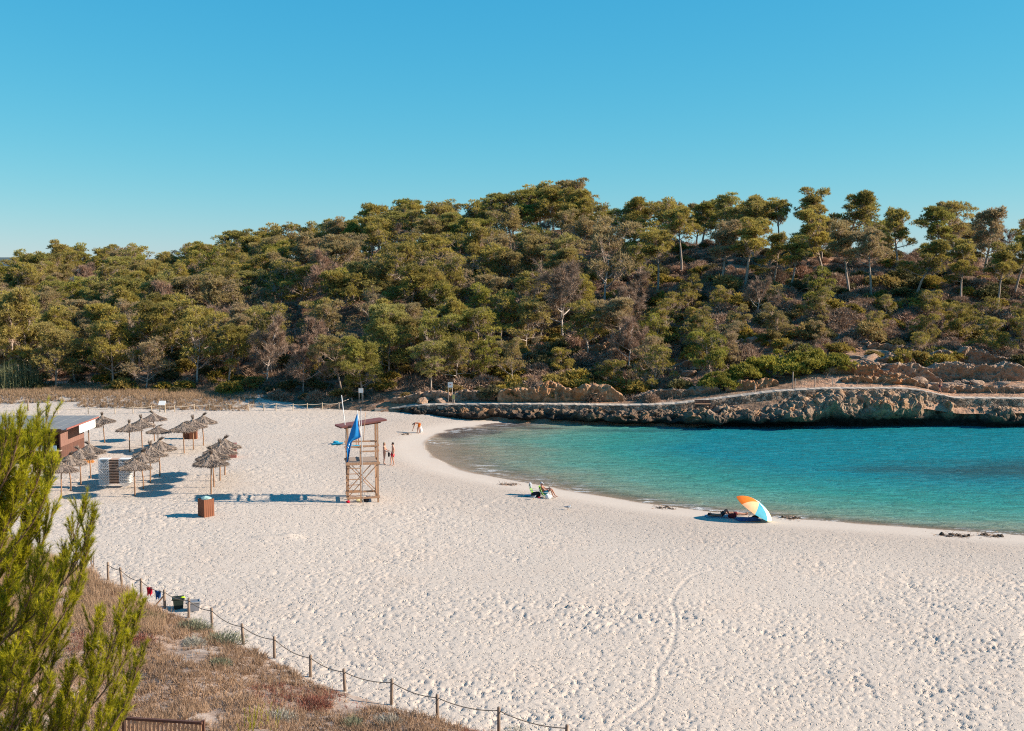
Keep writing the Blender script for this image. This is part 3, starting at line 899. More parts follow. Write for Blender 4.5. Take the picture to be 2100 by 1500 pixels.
def limb(p, d, L, rng, n=5, up=0.25, wob=0.12):
    pts = [np.array(p, float)]
    d = unit(np.array(d, float))
    for k in range(n):
        d = unit(d + np.array([0, 0, up / n]) + rng.normal(size=3) * wob)
        pts.append(pts[-1] + d * L / n)
    return pts
def make_tree(seed, H, tf, spread, nl, dens=1.0, flat=0.6, lean=0.12, kind='pine', leafmat='needle', bark='bark', clump=(0.6, 1.12)):
    rng = np.random.default_rng(seed)
    tb = MB()
    az = rng.uniform(0, 6.28)
    nt_ = 9
    th = H * (0.9 if kind == 'pine' else 0.72)
    tp = []
    wob = rng.normal(size=2) * 0.0
    for k in range(nt_):
        t = k / (nt_ - 1)
        wob = wob + rng.normal(size=2) * 0.11 * H / 8
        tp.append(np.array([math.cos(az) * lean * th * t ** 1.4 + wob[0] * t, math.sin(az) * lean * th * t ** 1.4 + wob[1] * t, th * t - (0.4 if k == 0 else 0)]))
    r0 = (0.02 if bark == 'bark' else 0.015) * H + 0.01
    tb.tube(tp, [r0 * (1 - 0.78 * k / (nt_ - 1)) for k in range(nt_)], 6)
    def at(t):
        f = t * (nt_ - 1); i = min(int(f), nt_ - 2)
        return tp[i] * (1 - (f - i)) + tp[i + 1] * (f - i)
    clumps, twigs = [], []
    a = rng.uniform(0, 6.28)
    for j in range(nl):
        t = tf + (0.98 - tf) * (j + rng.uniform(0, 0.8)) / nl
        a += 2.4 + rng.normal() * 0.35
        rel = (t - tf) / (1 - tf)
        Lb = spread * (1.0 - 0.5 * rel) * rng.uniform(0.45, 1.2)
        el = rng.uniform(0.05, 0.5) + 0.4 * rel
        pts = limb(at(t), (math.cos(a) * math.cos(el), math.sin(a) * math.cos(el), math.sin(el)), Lb, rng, 5, 0.55, 0.16)
        rb = r0 * (0.42 if bark == 'bark' else 0.62) * (1 - 0.4 * rel)
        tb.tube(pts, [rb * (1 - 0.8 * k / 5) for k in range(6)], 5)
        clumps.append((pts[-1], rng.uniform(*clump)))
        for q in range(4 if kind == 'pine' else 5):
            k = rng.integers(2, 5)
            d2 = unit(pts[k + 1] - pts[k]) + rng.normal(size=3) * 0.65 + np.array([0, 0, 0.25])
            p2 = limb(pts[k], d2, Lb * rng.uniform(0.3, 0.55), rng, 3, 0.4, 0.2)
            tb.tube(p2, [rb * 0.45 * (1 - 0.75 * i / 3) for i in range(4)], 4)
            if rng.random() < 0.8: clumps.append((p2[-1], rng.uniform(clump[0] * 0.75, clump[1] * 0.9)))
            twigs.append((p2, rb * 0.4))
            if kind == 'dead':
                for w in range(4):
                    kk = rng.integers(1, 3)
                    p3 = limb(p2[kk], unit(p2[kk + 1] - p2[kk]) + rng.normal(size=3) * 0.8, Lb * rng.uniform(0.12, 0.3), rng, 3, 0.2, 0.25)
                    tb.tube(p3, [rb * 0.2, rb * 0.15, rb * 0.1, rb * 0.04], 3)
                    twigs.append((p3, 0.01))
    clumps.append((tp[-1], clump[1]))
    ch, ti = [], []
    if kind == 'pine':
        for c, r in clumps:
            ct = rng.uniform(0.1, 1.0)
            n = int(44 * dens * (r / 0.8) ** 2)
            d = unit(rng.normal(size=(n, 3)))
            low = d[:, 2] < -0.15
            d[low & (rng.random(n) < 0.7), 2] *= -1
            pos = c + d * np.array([r, r, r * flat]) * rng.uniform(0.55, 1.05, size=(n, 1))
            nb = 9
            base = np.repeat(pos, nb, 0)
            dr = np.repeat(d, nb, 0) * 0.75 + np.array([0, 0, 0.45]) + rng.normal(size=(n * nb, 3)) * 0.6
            s = H / 8.5
            ch.append(blades(base, dr, rng.uniform(0.22, 0.44, n * nb) * (0.6 + 0.4 * s), rng.uniform(0.045, 0.095, n * nb), rng))
            ti.append(np.clip(ct + np.repeat(rng.normal(size=n) * 0.14, nb) + rng.normal(size=n * nb) * 0.12, 0.06, 1))
        # thin bare twigs under the crown
        for p2, rr in twigs:
            n = 34
            k = rng.integers(0, len(p2), n)
            base = np.array(p2)[k]
            ch.append(blades(base, rng.normal(size=(n, 3)) + np.array([0, 0, 0.1]), rng.uniform(0.35, 0.85, n), 0.04, rng)); ti.append(np.zeros(n))
        cm = blade_mesh('crown', ch, ti, M[leafmat])
    else:
        for p2, rr in twigs:
            n = 34
            k = rng.integers(1, len(p2), n)
            base = np.array(p2)[k] + rng.normal(size=(n, 3)) * 0.05
            ch.append(blades(base, unit(np.array(p2[-1]) - p2[0]) * 0.8 + rng.normal(size=(n, 3)) * 0.7 + np.array([0, 0, 0.2]), rng.uniform(0.3, 0.75, n), 0.032, rng))
            ti.append(rng.uniform(0, 1, n))
        cm = blade_mesh('crown', ch, ti, M[leafmat])
    tm = tb.mesh('trunk', M[bark], True)
    return tm, cm

PINES = [make_tree(100 + k, 8.0, tf, sp, nl, de, fl, ln) for k, (tf, sp, nl, de, fl, ln) in enumerate([
    (0.3, 3.5, 17, 0.95, 0.6, 0.14), (0.36, 3.8, 16, 0.85, 0.56, 0.22), (0.24, 3.2, 18, 0.95, 0.62, 0.1), (0.4, 4.0, 16, 0.8, 0.52, 0.28), (0.28, 3.0, 16, 0.9, 0.66, 0.08), (0.34, 3.6, 17, 0.7, 0.56, 0.25)])]
THIN = [make_tree(130 + k, 8.0, 0.26, 3.5, 15, de, 0.62, 0.2, bark='pale_bark') for k, de in enumerate((0.36, 0.48, 0.6))]
TALL = [make_tree(150 + k, 10.0, tf, sp, nl, 0.85, 0.6, ln, clump=(0.5, 1.1)) for k, (tf, sp, nl, ln) in enumerate([(0.5, 3.4, 14, 0.14), (0.42, 3.1, 16, 0.24), (0.58, 3.5, 13, 0.1), (0.36, 2.9, 18, 0.18), (0.46, 2.6, 15, 0.3), (0.54, 3.8, 13, 0.2)])]
LOW = [make_tree(160 + k, 6.0, 0.05, 4.0, 15, de, 0.6, 0.15, clump=(0.55, 1.0)) for k, de in enumerate((0.9, 0.75, 0.5, 1.0))]
DEAD = [make_tree(170 + k, 7.5, 0.25, 3.4, 13, kind='dead', leafmat='twig', bark='pale_bark', lean=0.14) for k in range(3)]

def place_tree(name, proto, loc, rz, sc, label, cat, group):
    t = thing(name, label, cat, loc, rz, group, sc)
    link('trunk', proto[0], t)
    link('crown', proto[1], t)
    return t

def make_shrub(seed, kind):
    rng = np.random.default_rng(seed)
    ch, ti = [], []
    if kind in ('dry', 'grey'):
        n = 420
        a = rng.uniform(0, 6.28, n); e = rng.uniform(0.15, 1.5, n)
        d = np.stack([np.cos(a) * np.cos(e), np.sin(a) * np.cos(e), np.sin(e)], -1)
        base = rng.normal(size=(n, 3)) * np.array([0.28, 0.28, 0.0])
        ch.append(blades(base, d, rng.uniform(0.5, 1.0, n), 0.045, rng)); ti.append(rng.uniform(0.3, 1, n))
        n = 1500
        a = rng.uniform(0, 6.28, n); e = rng.uniform(0.0, 1.5, n)
        d = np.stack([np.cos(a) * np.cos(e), np.sin(a) * np.cos(e), np.sin(e) * 0.8], -1)
        lump = 1 + 0.22 * vn(d[:, 0] * 2.2 + seed, d[:, 1] * 2.2, d[:, 2] * 2.2, seed)
        base = d * (rng.uniform(0.55, 0.98, n) * lump)[:, None]
        ch.append(blades(base, d + rng.normal(size=(n, 3)) * 0.7, rng.uniform(0.14, 0.3, n), 0.05, rng)); ti.append(rng.uniform(0, 1, n))
        mat = M['shrub_dry'] if kind == 'dry' else M['twig']
    else:
        nlobe = 9
        for k in range(nlobe):
            a = rng.uniform(0, 6.28); rr = rng.uniform(0, 0.75)
            c = np.array([rr * math.cos(a), rr * math.sin(a), rng.uniform(0.25, 0.75) * (1.1 - 0.5 * rr)])
            r = rng.uniform(0.28, 0.5)
            n = 42
            d = unit(rng.normal(size=(n, 3))); d[d[:, 2] < -0.3, 2] *= -1
            pos = c + d * r * rng.uniform(0.6, 1.0, size=(n, 1)) * np.array([1, 1, 0.8])
            pos[:, 2] = np.maximum(pos[:, 2], 0.03)
            nb = 6
            ch.append(blades(np.repeat(pos, nb, 0), np.repeat(d, nb, 0) * 0.8 + np.array([0, 0, 0.35]) + rng.normal(size=(n * nb, 3)) * 0.6, rng.uniform(0.12, 0.24, n * nb), rng.uniform(0.05, 0.1, n * nb), rng))
            ct = rng.uniform(0.15, 0.85)
            ti.append(np.clip(ct + rng.normal(size=n * nb) * 0.18, 0, 1))
        mat = M['shrub_green'] if kind == 'green' else M['shrub_dark']
    return blade_mesh(kind + '_shrub', ch, ti, mat)
SHRUBS = {k: [make_shrub(200 + 10 * i + j, k) for j in range(4)] for i, k in enumerate(('green', 'dry', 'dark', 'grey'))}

def big_bush(seed):
    g_ = np.random.default_rng(seed)
    ch, ti = [], []
    for k in range(46):
        a = g_.uniform(0, 6.28); rr = math.sqrt(g_.random()) * 2.4
        c = np.array([rr * math.cos(a), rr * math.sin(a), g_.uniform(0.35, 1.0) * 2.3 * (1.08 - 0.3 * rr)])
        r = g_.uniform(0.45, 0.85); n = 46
        d = unit(g_.normal(size=(n, 3))); d[d[:, 2] < -0.3, 2] *= -1
        pos = c + d * r * g_.uniform(0.6, 1.0, size=(n, 1)) * np.array([1, 1, 0.75])
        pos[:, 2] = np.maximum(pos[:, 2], 0.03)
        ch.append(blades(np.repeat(pos, 6, 0), np.repeat(d, 6, 0) * 0.8 + np.array([0, 0, 0.4]) + g_.normal(size=(n * 6, 3)) * 0.6, g_.uniform(0.16, 0.34, n * 6), g_.uniform(0.07, 0.13, n * 6), g_))
        ti.append(np.clip(g_.uniform(0.1, 0.95) + g_.normal(size=n * 6) * 0.15, 0, 1))
    return blade_mesh('big_bush', ch, ti, M['thicket'])
def to_px(x, y, z):
    dx, dy, dz_ = x, y, z - CAM_H
    f = dy * _cp - dz_ * _sp
    u = dy * _sp + dz_ * _cp
    return 1050 + FPX * dx / f, 750 - FPX * u / f

# ---- hand-surveyed trees that can be told apart on the right skyline and in the open slope
rng = np.random.default_rng(5)
TREES = []   # (x, y, footprint radius)
def put(px, py_top, Y, proto, kind, label, rz=None, base_py=None, cat='tree', group=None):
    x = (px - 1050) / FPX * Y * 1.0
    z = hz(x, Y)
    top = D(px, py_top, Y)
    Hp = {'tall': 10.6, 'pine': 8.4, 'thin': 8.2, 'dead': 7.2}[kind]
    lst = {'tall': TALL, 'pine': PINES, 'thin': THIN, 'dead': DEAD}[kind]
    sc = max(0.35, (top.z - z) / Hp)
    if kind == 'tall': w_ = 1.0 + 0.28 * rng.random(); sc = (sc * w_, sc * w_, sc)
    nm = {'tall': 'pine_tree', 'pine': 'pine_tree', 'thin': 'sparse_pine_tree', 'dead': 'bare_tree'}[kind]
    place_tree(nm, lst[(proto + int(px)) % len(lst)], (top.x, Y, z - 0.05), rng.uniform(0, 6.28) if rz is None else rz, sc, label, cat, group)
    TREES.append((top.x, Y, 3.0 if kind != 'tall' else 3.6))
put(1660, 388, 165, 2, 'tall', 'tall slender pine with a small round crown against the sky, left of the forked-topped one')
put(1735, 386, 163, 3, 'tall', 'tallest full-crowned pine on the skyline above the rocky shore')
put(1845, 417, 156, 0, 'tall', 'broad flat-topped pine on the skyline with two pale forked trunks')
put(1935, 417, 155, 1, 'tall', 'second skyline pine from the right edge, crown in stacked tiers')
put(2022, 416, 152, 3, 'tall', 'rightmost tall skyline pine with a drooping right side')
put(2085, 470, 146, 1, 'tall', 'dark pine cut off by the right edge of the view')
put(1490, 398, 168, 0, 'tall', 'airy pine on the ridge with sky showing through its crown')
put(1545, 398, 164, 2, 'tall', 'flat-crowned pine on the ridge beside the reddish one')
put(1597, 408, 166, 1, 'tall', 'pine on the ridge just left of the tall slender one')
put(1440, 407, 172, 3, 'tall', 'pine with two small tufted tops on the ridge')
put(1330, 402, 176, 1, 'tall', 'thin-crowned pine on the ridge above the bare slope')
put(1480, 455, 150, 2, 'tall', 'leaning pine in the open grove with thin forked limbs')
put(1530, 450, 148, 0, 'tall', 'pine of the open grove with a slanting dark trunk')
put(1590, 470, 150, 3, 'tall', 'low-crowned pine in the middle of the open grove')
put(1625, 485, 147, 1, 'tall', 'shaded pine in the grove with a crossing leaning stem')
put(1690, 430, 152, 3, 'tall', 'dense dark pine below the tallest skyline crown')
put(1745, 455, 146, 1, 'tall', 'wide pine in front of the grove with a pale straight trunk')
put(1790, 470, 144, 0, 'tall', 'pine with a curved pale trunk at the front of the grove')
put(1880, 485, 143, 2, 'tall', 'pine whose pale trunk bends left near the base')
put(1975, 490, 142, 0, 'tall', 'pine with a low wide crown near the right end of the grove')
put(2050, 500, 140, 2, 'tall', 'pine with a leaning dark trunk near the right edge')
put(1400, 425, 160, 0, 'tall', 'yellowish pine with twin dark trunks left of the grove')
put(1350, 470, 152, 2, 'tall', 'round yellow-green pine standing alone above the dry slope')
put(1240, 460, 150, 0, 'thin', 'pine with a long pale S-shaped trunk above the slope path')
put(1155, 530, 139, 1, 'dead', 'large bare grey tree with a dome of leafless branches')
put(1555, 565, 137, 0, 'dead', 'silvery twisted leafless tree below the grove')
put(1290, 640, 128, 2, 'dead', 'small dead tree with pale claw-like branches near the orange soil')
put(340, 565, 165, 1, 'dead', 'pinkish bare tree halfway up the left hillside')
put(425, 568, 160, 0, 'thin', 'pale-trunked sparse pine just right of the pinkish bare tree')
put(60, 606, 141, 2, 'thin', 'tall pine with a long straight pale trunk at the left edge')
put(12, 600, 138, 2, 'pine', 'bright green pine cut off by the left edge')
put(228, 655, 136, 4, 'pine', 'bright green bushy pine low on the left slope')
put(310, 625, 139, 2, 'pine', 'yellow-green pine beside the bright green bushy one')
put(400, 645, 135, 0, 'thin', 'bowed sparse pine with arching white limbs above the valley floor')
put(545, 655, 133, 1, 'dead', 'rounded grey-brown leafless tree near the foot of the slope')
put(620, 700, 130, 2, 'dead', 'fan-shaped leafless shrub tree near the sand bank')
put(680, 520, 165, 1, 'dead', 'grey leafless crown on the middle slope left of centre')
put(760, 460, 185, 1, 'thin', 'grey-branched sparse pine high on the central slope')
put(845, 500, 160, 0, 'thin', 'sparse pine with spreading white limbs at mid slope')
put(700, 690, 128, 5, 'pine', 'yellow-green low pine above the sand bank beside the path')
put(935, 690, 126, 3, 'thin', 'wide low pine with white twisted branches above the path')
put(1050, 700, 125, 1, 'thin', 'low spreading pine leaning over the rock face')

# ---- the woods: spaced at random over the hill
def try_wood(n_try, count, region, mind, chooser):
    made = 0
    for _ in range(n_try):
        if made >= count: break
        x = rng.uniform(-98, 92); 
        yt = float(np.interp(x, _hx, _ht[0])); yc = float(np.interp(x, _hx, _ht[2]))
        y = rng.uniform(yt + 2.5, yc + 14)
        s = (y - yt) / (yc - yt)
        z = hz(x, y)
        px, py = to_px(x, y, z + 3)
        if px < -70 or px > 2170: continue
        if not region(x, y, s, px, py): continue
        if any((x - a) ** 2 + (y - b_) ** 2 < (mind * 0.5 + c * 0.5) ** 2 for a, b_, c in TREES): continue
        chooser(x, y, z, s, px, py)
        TREES.append((x, y, mind))
        made += 1
    return made
def zone(px, s):
    for lim, h in ((100, 'at the left edge'), (230, 'above the kiosk'), (420, 'above the umbrella rows'), (620, 'left of the lifeguard tower'), (800, 'behind the lifeguard tower'), (900, 'above the stone steps'),
                   (1020, 'above the shore sign'), (1150, 'above the left orange rock'), (1290, 'above the right orange rock'), (1400, 'above the path\'s dry bush'), (1500, 'above the bench'), (1620, 'above the thicket\'s left'),
                   (1760, 'above the thicket\'s right'), (1900, 'above the cliff bulge'), (2010, 'above the path walker'), (9999, 'at the right edge')):
        if px < lim: break
    r = 'on the ridge' if s > 0.76 else 'high on the hill' if s > 0.56 else 'halfway up the hill' if s > 0.37 else 'low on the hill' if s > 0.18 else 'at the hill foot'
    return r + ' ' + h
def size(sc, a, b):
    return 'small' if sc < a else 'large' if sc > b else 'middling'
def wood_tree(x, y, z, s, px, py):
    u = rng.random()
    rz = rng.uniform(0, 6.28)
    if u < 0.58:
        k = int(rng.integers(0, len(PINES)))
        sc = rng.uniform(0.72, 1.05) * (0.88 if s < 0.3 else 1.0)
        w = size(sc, 0.8, 0.94) + ' rounded olive-green pine '
        place_tree('pine_tree', PINES[k], (x, y, z - 0.05), rz, (sc * 1.15, sc * 1.15, sc * 1.03), w + zone(px, s), 'tree', w + zone(px, s))
    elif u < 0.89:
        sc = rng.uniform(0.72, 1.0)
        w = size(sc, 0.8, 0.92) + ' thin grey-brown pine '
        place_tree('sparse_pine_tree', THIN[int(rng.integers(0, 3))], (x, y, z - 0.05), rz, (sc * 1.15, sc * 1.15, sc * 1.03), w + zone(px, s), 'tree', w + zone(px, s))
    else:
        sc = rng.uniform(0.65, 0.95)
        w = size(sc, 0.75, 0.85) + ' leafless grey tree '
        place_tree('bare_tree', DEAD[int(rng.integers(0, 3))], (x, y, z - 0.05), rz, (sc * 1.15, sc * 1.15, sc * 1.03), w + zone(px, s), 'tree', w + zone(px, s))
def dense_region(x, y, s, px, py):
    if px < 900: return s > 0.02
    if px < 1320: return s > (0.16 if rng.random() < 0.75 else 0.04)
    return s > 0.55 and y > 158 and rng.random() < 0.25
n1_ = try_wood(12000, 285, dense_region, 3.8, wood_tree)
def slope_region(x, y, s, px, py): return px >= 900 and (0.05 if px < 1550 else 0.2) < s < 0.46
def slope_tree(x, y, z, s, px, py):
    sc = rng.uniform(0.4, 0.78)
    w = size(sc, 0.5, 0.67) + ' stunted spreading pine '
    place_tree('low_pine_tree', LOW[int(rng.integers(0, 4))], (x, y, z - 0.1), rng.uniform(0, 6.28), sc, w + zone(px, s), 'tree', w + zone(px, s))
n2_ = try_wood(3500, 80, slope_region, 4.0, slope_tree)

# ---- shrubs
def put_shrub(kind, x, y, z, sc, label, group=None, flat=1.0):
    o = link({'green': 'green_shrub', 'dry': 'dry_shrub', 'dark': 'dark_shrub', 'grey': 'grey_shrub'}[kind], SHRUBS[kind][int(rng.integers(0, 4))], None, (x, y, z - 0.06), (0, 0, rng.uniform(0, 6.28)), (sc, sc, sc * flat))
    return tag(o, label, 'shrub', group)
SH = []
def shrub_fill(count, n_try, region, mind, pick, smin, smax):
    made = 0
    for _ in range(n_try):
        if made >= count: break
        x = rng.uniform(-75, 72)
        yt = float(np.interp(x, _hx, _ht[0])); yc = float(np.interp(x, _hx, _ht[2]))
        if x > -10: yt = float(path_y(x)) + 1.7
        y = rng.uniform(yt + 0.8, yc)
        s = (y - yt) / (yc - yt)
        z = hz(x, y)
        px, py = to_px(x, y, z + 0.5)
        if px < -20 or px > 2120 or not region(x, y, s, px, py): continue
        if any((x - a) ** 2 + (y - b_) ** 2 < (0.5 * (mind + c)) ** 2 for a, b_, c in SH): continue
        u = rng.random()
        kind = pick(u)
        if kind == 'dry' and rng.random() < 0.4: kind = 'grey'
        w = {'green': 'yellow-green rounded shrub', 'dry': 'brown-grey dry twiggy shrub', 'dark': 'dark green low shrub', 'grey': 'pale grey leafless shrub'}[kind]
        sc = rng.uniform(smin, smax)
        w = size(sc, smin + 0.3 * (smax - smin), smin + 0.7 * (smax - smin)) + ' ' + w
        put_shrub(kind, x, y, z, sc, w + ' ' + zone(px, s), w + ' ' + zone(px, s), rng.uniform(0.7, 1.0))
        SH.append((x, y, mind)); made += 1
    return made
# shrubs one can point at
def named_shrub(kind, px, py, Y, sc, label, flat=0.9):
    p = D(px, py, Y)
    z = hz(p.x, Y)
    put_shrub(kind, p.x, Y, z, sc, label, None, flat)
    SH.append((p.x, Y, sc * 2))
for k, (px, Y_, sc, lab) in enumerate(((1478, 117.0, 0.8, 'lowest rounded bush at the left end of the big green thicket above the path'), (1535, 118.6, 1.0, 'bushy left part of the big green thicket above the path'),
        (1600, 119.4, 1.2, 'tallest bright part of the big green thicket above the path bend'), (1655, 119.2, 1.1, 'bright right part of the big green thicket above the path bend'), (1715, 118.6, 0.9, 'sloping right end of the big green thicket above the path ropes'))):
    x_ = (px - 1050) / FPX * Y_
    tag(link('green_bush', big_bush(500 + k), None, (x_, Y_, hz(x_, Y_) - 0.1), (0, 0, k * 1.3), (sc * 1.1, sc * 0.9, sc)), lab, 'bush')
    SH.append((x_, Y_, 4.0))
named_shrub('dry', 1336, 815, 115.6, 0.95, 'small pale dry bush growing beside the shore path', 1.0)
named_shrub('dark', 1005, 780, 118.5, 1.6, 'dark clipped-looking bush behind the shore sign')
named_shrub('dark', 1060, 780, 118.8, 1.7, 'dark rounded bush above the orange rock face')
named_shrub('dry', 125, 818, 131, 1.7, 'brown dome-shaped dry bush at the left end of the back dune', 0.7)
named_shrub('dry', 168, 816, 131.5, 1.9, 'second brown dry bush on the back dune', 0.7)
named_shrub('green', 85, 808, 131, 1.6, 'yellow-green bush beside the reeds at the left edge', 1.1)
named_shrub('dry', 570, 805, 127.0, 1.8, 'bristly grey bush at the foot of the slope by the sand bank', 0.8)
named_shrub('green', 255, 790, 133, 2.2, 'olive bush at the dark edge of the wood behind the dune grass', 0.9)

shrub_fill(520, 20000, lambda x, y, s, px, py: px > 870 and (0.0 if px < 1400 else 0.08 + 0.22 * rng.random() ** 0.7) < s < 0.7, 1.4, lambda u: 'green' if u < 0.34 else ('dry' if u < 0.88 else 'dark'), 0.95, 2.3)
shrub_fill(150, 6000, lambda x, y, s, px, py: px < 900 and s < 0.3, 2.0, lambda u: 'green' if u < 0.3 else ('dry' if u < 0.62 else 'dark'), 0.9, 1.9)
shrub_fill(200, 8000, lambda x, y, s, px, py: px > 1250 and s > 0.5, 1.5, lambda u: 'green' if u < 0.25 else ('dry' if u < 0.85 else 'dark'), 0.8, 1.5)
# ---- reeds at the left edge
rr = np.random.default_rng(77)
t = thing('reed_clump', 'pale green clump of tall reeds at the left edge of the back dune', 'reeds', (0, 0, 0))
for part in range(3):
    n = 220
    c = D(10 + 22 * part, 800, 134 + part)
    base = np.stack([c.x + rr.normal(size=n) * 1.1, c.y + rr.normal(size=n) * 0.8, np.full(n, 0.3)], -1)
    ch = [blades(base, np.array([0, 0, 1.0]) + rr.normal(size=(n, 3)) * 0.09, rr.uniform(2.6, 4.4, n), 0.07, rr)]
    ti = [rr.uniform(0.1, 0.9, n)]
    b2 = base + np.array([0, 0, 1]) * rr.uniform(0.6, 3.0, size=(n, 1))
    ch.append(blades(b2, rr.normal(size=(n, 3)) * 0.5 + np.array([0, 0, 0.6]), rr.uniform(0.5, 0.9, n), 0.08, rr, 0.2)); ti.append(rr.uniform(0.2, 1, n))
    link('reed_stems', blade_mesh('reed_stems', ch, ti, M['reed']), t)

# ---- uncountable cover: grass and litter
def tufts(name, label, pts, nb, Lr, W, mat, rng_, up=1.0, spread=0.5, tn=None, sway=(0, 0)):
    n = len(pts)
    base = np.repeat(pts, nb, 0) + rng_.normal(size=(n * nb, 3)) * np.array([0.06, 0.06, 0]) * (Lr[1] / 0.4)
    d = np.array([sway[0], sway[1], up]) + rng_.normal(size=(n * nb, 3)) * spread
    d[:, 2] = np.abs(d[:, 2]) + 0.1
    ch = blades(base, d, rng_.uniform(*Lr, n * nb), W, rng_)
    tt = rng_.uniform(0, 1, n * nb) * 0.45 + (np.repeat(tn, nb) if tn is not None else 0.3)
    return tag(link(name, blade_mesh(name, [ch], [tt], mat)), label, None, None, 'stuff')
# undergrowth on the hill
n = 32000
x = rng.uniform(-80, 80, n); yt = np.interp(x, _hx, _ht[0]); yc = np.interp(x, _hx, _ht[2])
y = yt + (yc - yt) * rng.random(n) ** 1.3 + 1.0
k = vn2(x * 0.2, y * 0.2, 61) > -0.35
sq = (y - yt) / (yc - yt)
k &= ~((x > 18) & (sq < 0.28) & (rng.random(n) < 0.85))
x, y = x[k], y[k]
tufts('hillside_undergrowth', 'low dry undergrowth covering the hillside', np.stack([x, y, hill_z(x, y) - 0.02], -1), 7, (0.3, 0.95), 0.07, M['shrub_dry'], rng, 0.6, 0.6)
# back dune grass
n = 11500
x = rng.uniform(-72, -22, n); y = rng.uniform(120.5, 138, n)
k = (y + 0.12 * (x + 40) > 122.2 + 0.8 * vn2(x * 0.3, y * 0, 4)) & ~((x < -47.5) & (y < 125)) & (x < -27 - (rng.random(n)) * 5)
x, y = x[k], y[k]
tufts('dune_grass', 'golden dry grass on the back dune behind the rope fence', np.stack([x, y, np.maximum(sand_z(x, y, None, False), hill_z(x, y))], -1), 11, (0.2, 0.55), 0.035, M['dry_grass'], rng, 0.9, 0.4, 0.2 + 0.35 * (vn2(x * 0.25, y * 0.25, 8) * 0.5 + 0.5))
# foreground dune cover
n = 84000
x = rng.uniform(-34, 8, n); y = rng.uniform(22, 64, n)
zz = dune_z(x, y); ddn = dune_d(x, y)
px, py = to_px(x, y, zz)
k = (ddn > 0.15 + 0.5 * (vn2(x * 0.6, y * 0.6, 31) + 0.6)) & (px > -80) & (px < 1250) & (py < 1580) & (ddn < 24)
bare = (vn2(x * 0.33, y * 0.33, 33) + 0.5 * vn2(x * 0.9, y * 0.9, 34)) > 0.85
k &= ~(bare & (rng.random(n) < 0.85))
x, y, zz = x[k], y[k], zz[k]
tone = 0.5 * (vn2(x * 0.5, y * 0.5, 35) + 1)
pts = np.stack([x, y, zz - 0.02], -1)
sel = rng.random(len(x))
redz = vn2(x * 0.28 + 5, y * 0.28, 36)
isred = (redz > 0.48) & (sel < 0.6)
isgrey = (redz < -0.55) & (sel < 0.6)
px2, py2 = to_px(x, y, zz)
isgold = (px2 < 340) & (py2 < 1300) & (sel < 0.85)
rest = ~(isred | isgrey | isgold)
tufts('dune_scrub', 'brown low scrub carpeting the foreground dune', pts[rest], 9, (0.11, 0.38), 0.026, M['dune_plants'], rng, 0.7, 0.6, 0.1 + 0.45 * tone[rest])
tufts('dune_scrub_red', 'reddish low scrub patches on the foreground dune', pts[isred], 8, (0.1, 0.3), 0.022, M['red_leaves'], rng, 0.7, 0.6, 0.1 + 0.4 * tone[isred])
tufts('dune_scrub_grey', 'grey-green low scrub patches on the foreground dune', pts[isgrey], 8, (0.1, 0.3), 0.022, M['grey_leaves'], rng, 0.7, 0.6, 0.1 + 0.4 * tone[isgrey])
tufts('dune_tall_grass', 'golden tall dry grass at the left of the foreground dune', pts[isgold], 9, (0.25, 0.6), 0.02, M['dry_grass'], rng, 1.0, 0.35, 0.1 + 0.4 * tone[isgold], (-0.15, 0))

# plants one can point at on the foreground dune
def bushlet(seed, R_, H_, n, mat, blade=(0.1, 0.22), W=0.02):
    g = np.random.default_rng(seed)
    a = g.uniform(0, 6.28, n); e = np.arcsin(g.uniform(0.0, 1.0, n))
    d = np.stack([np.cos(a) * np.cos(e), np.sin(a) * np.cos(e), np.sin(e)], -1)
    lump = 1 + 0.25 * vn(d[:, 0] * 2.5 + seed, d[:, 1] * 2.5, d[:, 2] * 2.5, seed)
    base = d * np.array([R_, R_, H_]) * (g.uniform(0.35, 0.95, n) * lump)[:, None]
    ch = blades(base, d * 0.8 + np.array([0, 0, 0.5]) + g.normal(size=(n, 3)) * 0.45, g.uniform(*blade, n), W, g)
    return blade_mesh('bushlet', [ch], [g.uniform(0, 1, n)], mat)
for k, (px, py, rad, h_, mat, label) in enumerate([
        (397, 1292, 0.95, 0.45, 'grey_leaves', 'grey-green rounded dune plant just below the rope fence'),
        (455, 1318, 1.1, 0.4, 'grey_leaves', 'wide pale green dune plant right of the silvery one'),
        (396, 1322, 0.55, 0.3, 'silver_leaves', 'silvery white dune plant in the middle of the scrub'),
        (283, 1318, 0.75, 0.35, 'red_leaves', 'rusty red low plant in the dune scrub'),
        (300, 1275, 0.8, 0.45, 'shrub_dark', 'dark green low bush at the edge of the golden grass'),
        (270, 1290, 0.6, 0.35, 'shrub_dry', 'dark brown twiggy clump under the golden grass'),
        (570, 1478, 0.65, 0.35, 'silver_leaves', 'silvery plant at the bottom edge beside the yellow-green shoots'),
        (720, 1490, 0.5, 0.3, 'grey_leaves', 'small pale flowering clump at the bottom edge'),
        (640, 1450, 0.8, 0.3, 'red_leaves', 'broad rusty red patch plant near the bottom edge'),
        (795, 1486, 0.55, 0.3, 'silver_leaves', 'small silvery plant below the second post from the bottom'),
        (450, 1365, 0.5, 0.28, 'grey_leaves', 'small grey-green tuft in the middle of the dune'),
        (1060, 1510, 0.55, 0.3, 'grey_leaves', 'grey-green clump at the foot of the bottom fence post')]):
    p = ondune(px, py)
    tag(link('dune_plant', bushlet(300 + k, rad, h_, int(1500 * rad), M[mat]), None, (p.x, p.y, p.z - 0.05)), label, 'plant')
p = ondune(525, 1500)
g = np.random.default_rng(12)
n = 900
st = g.integers(0, 16, n); tt = g.random(n)
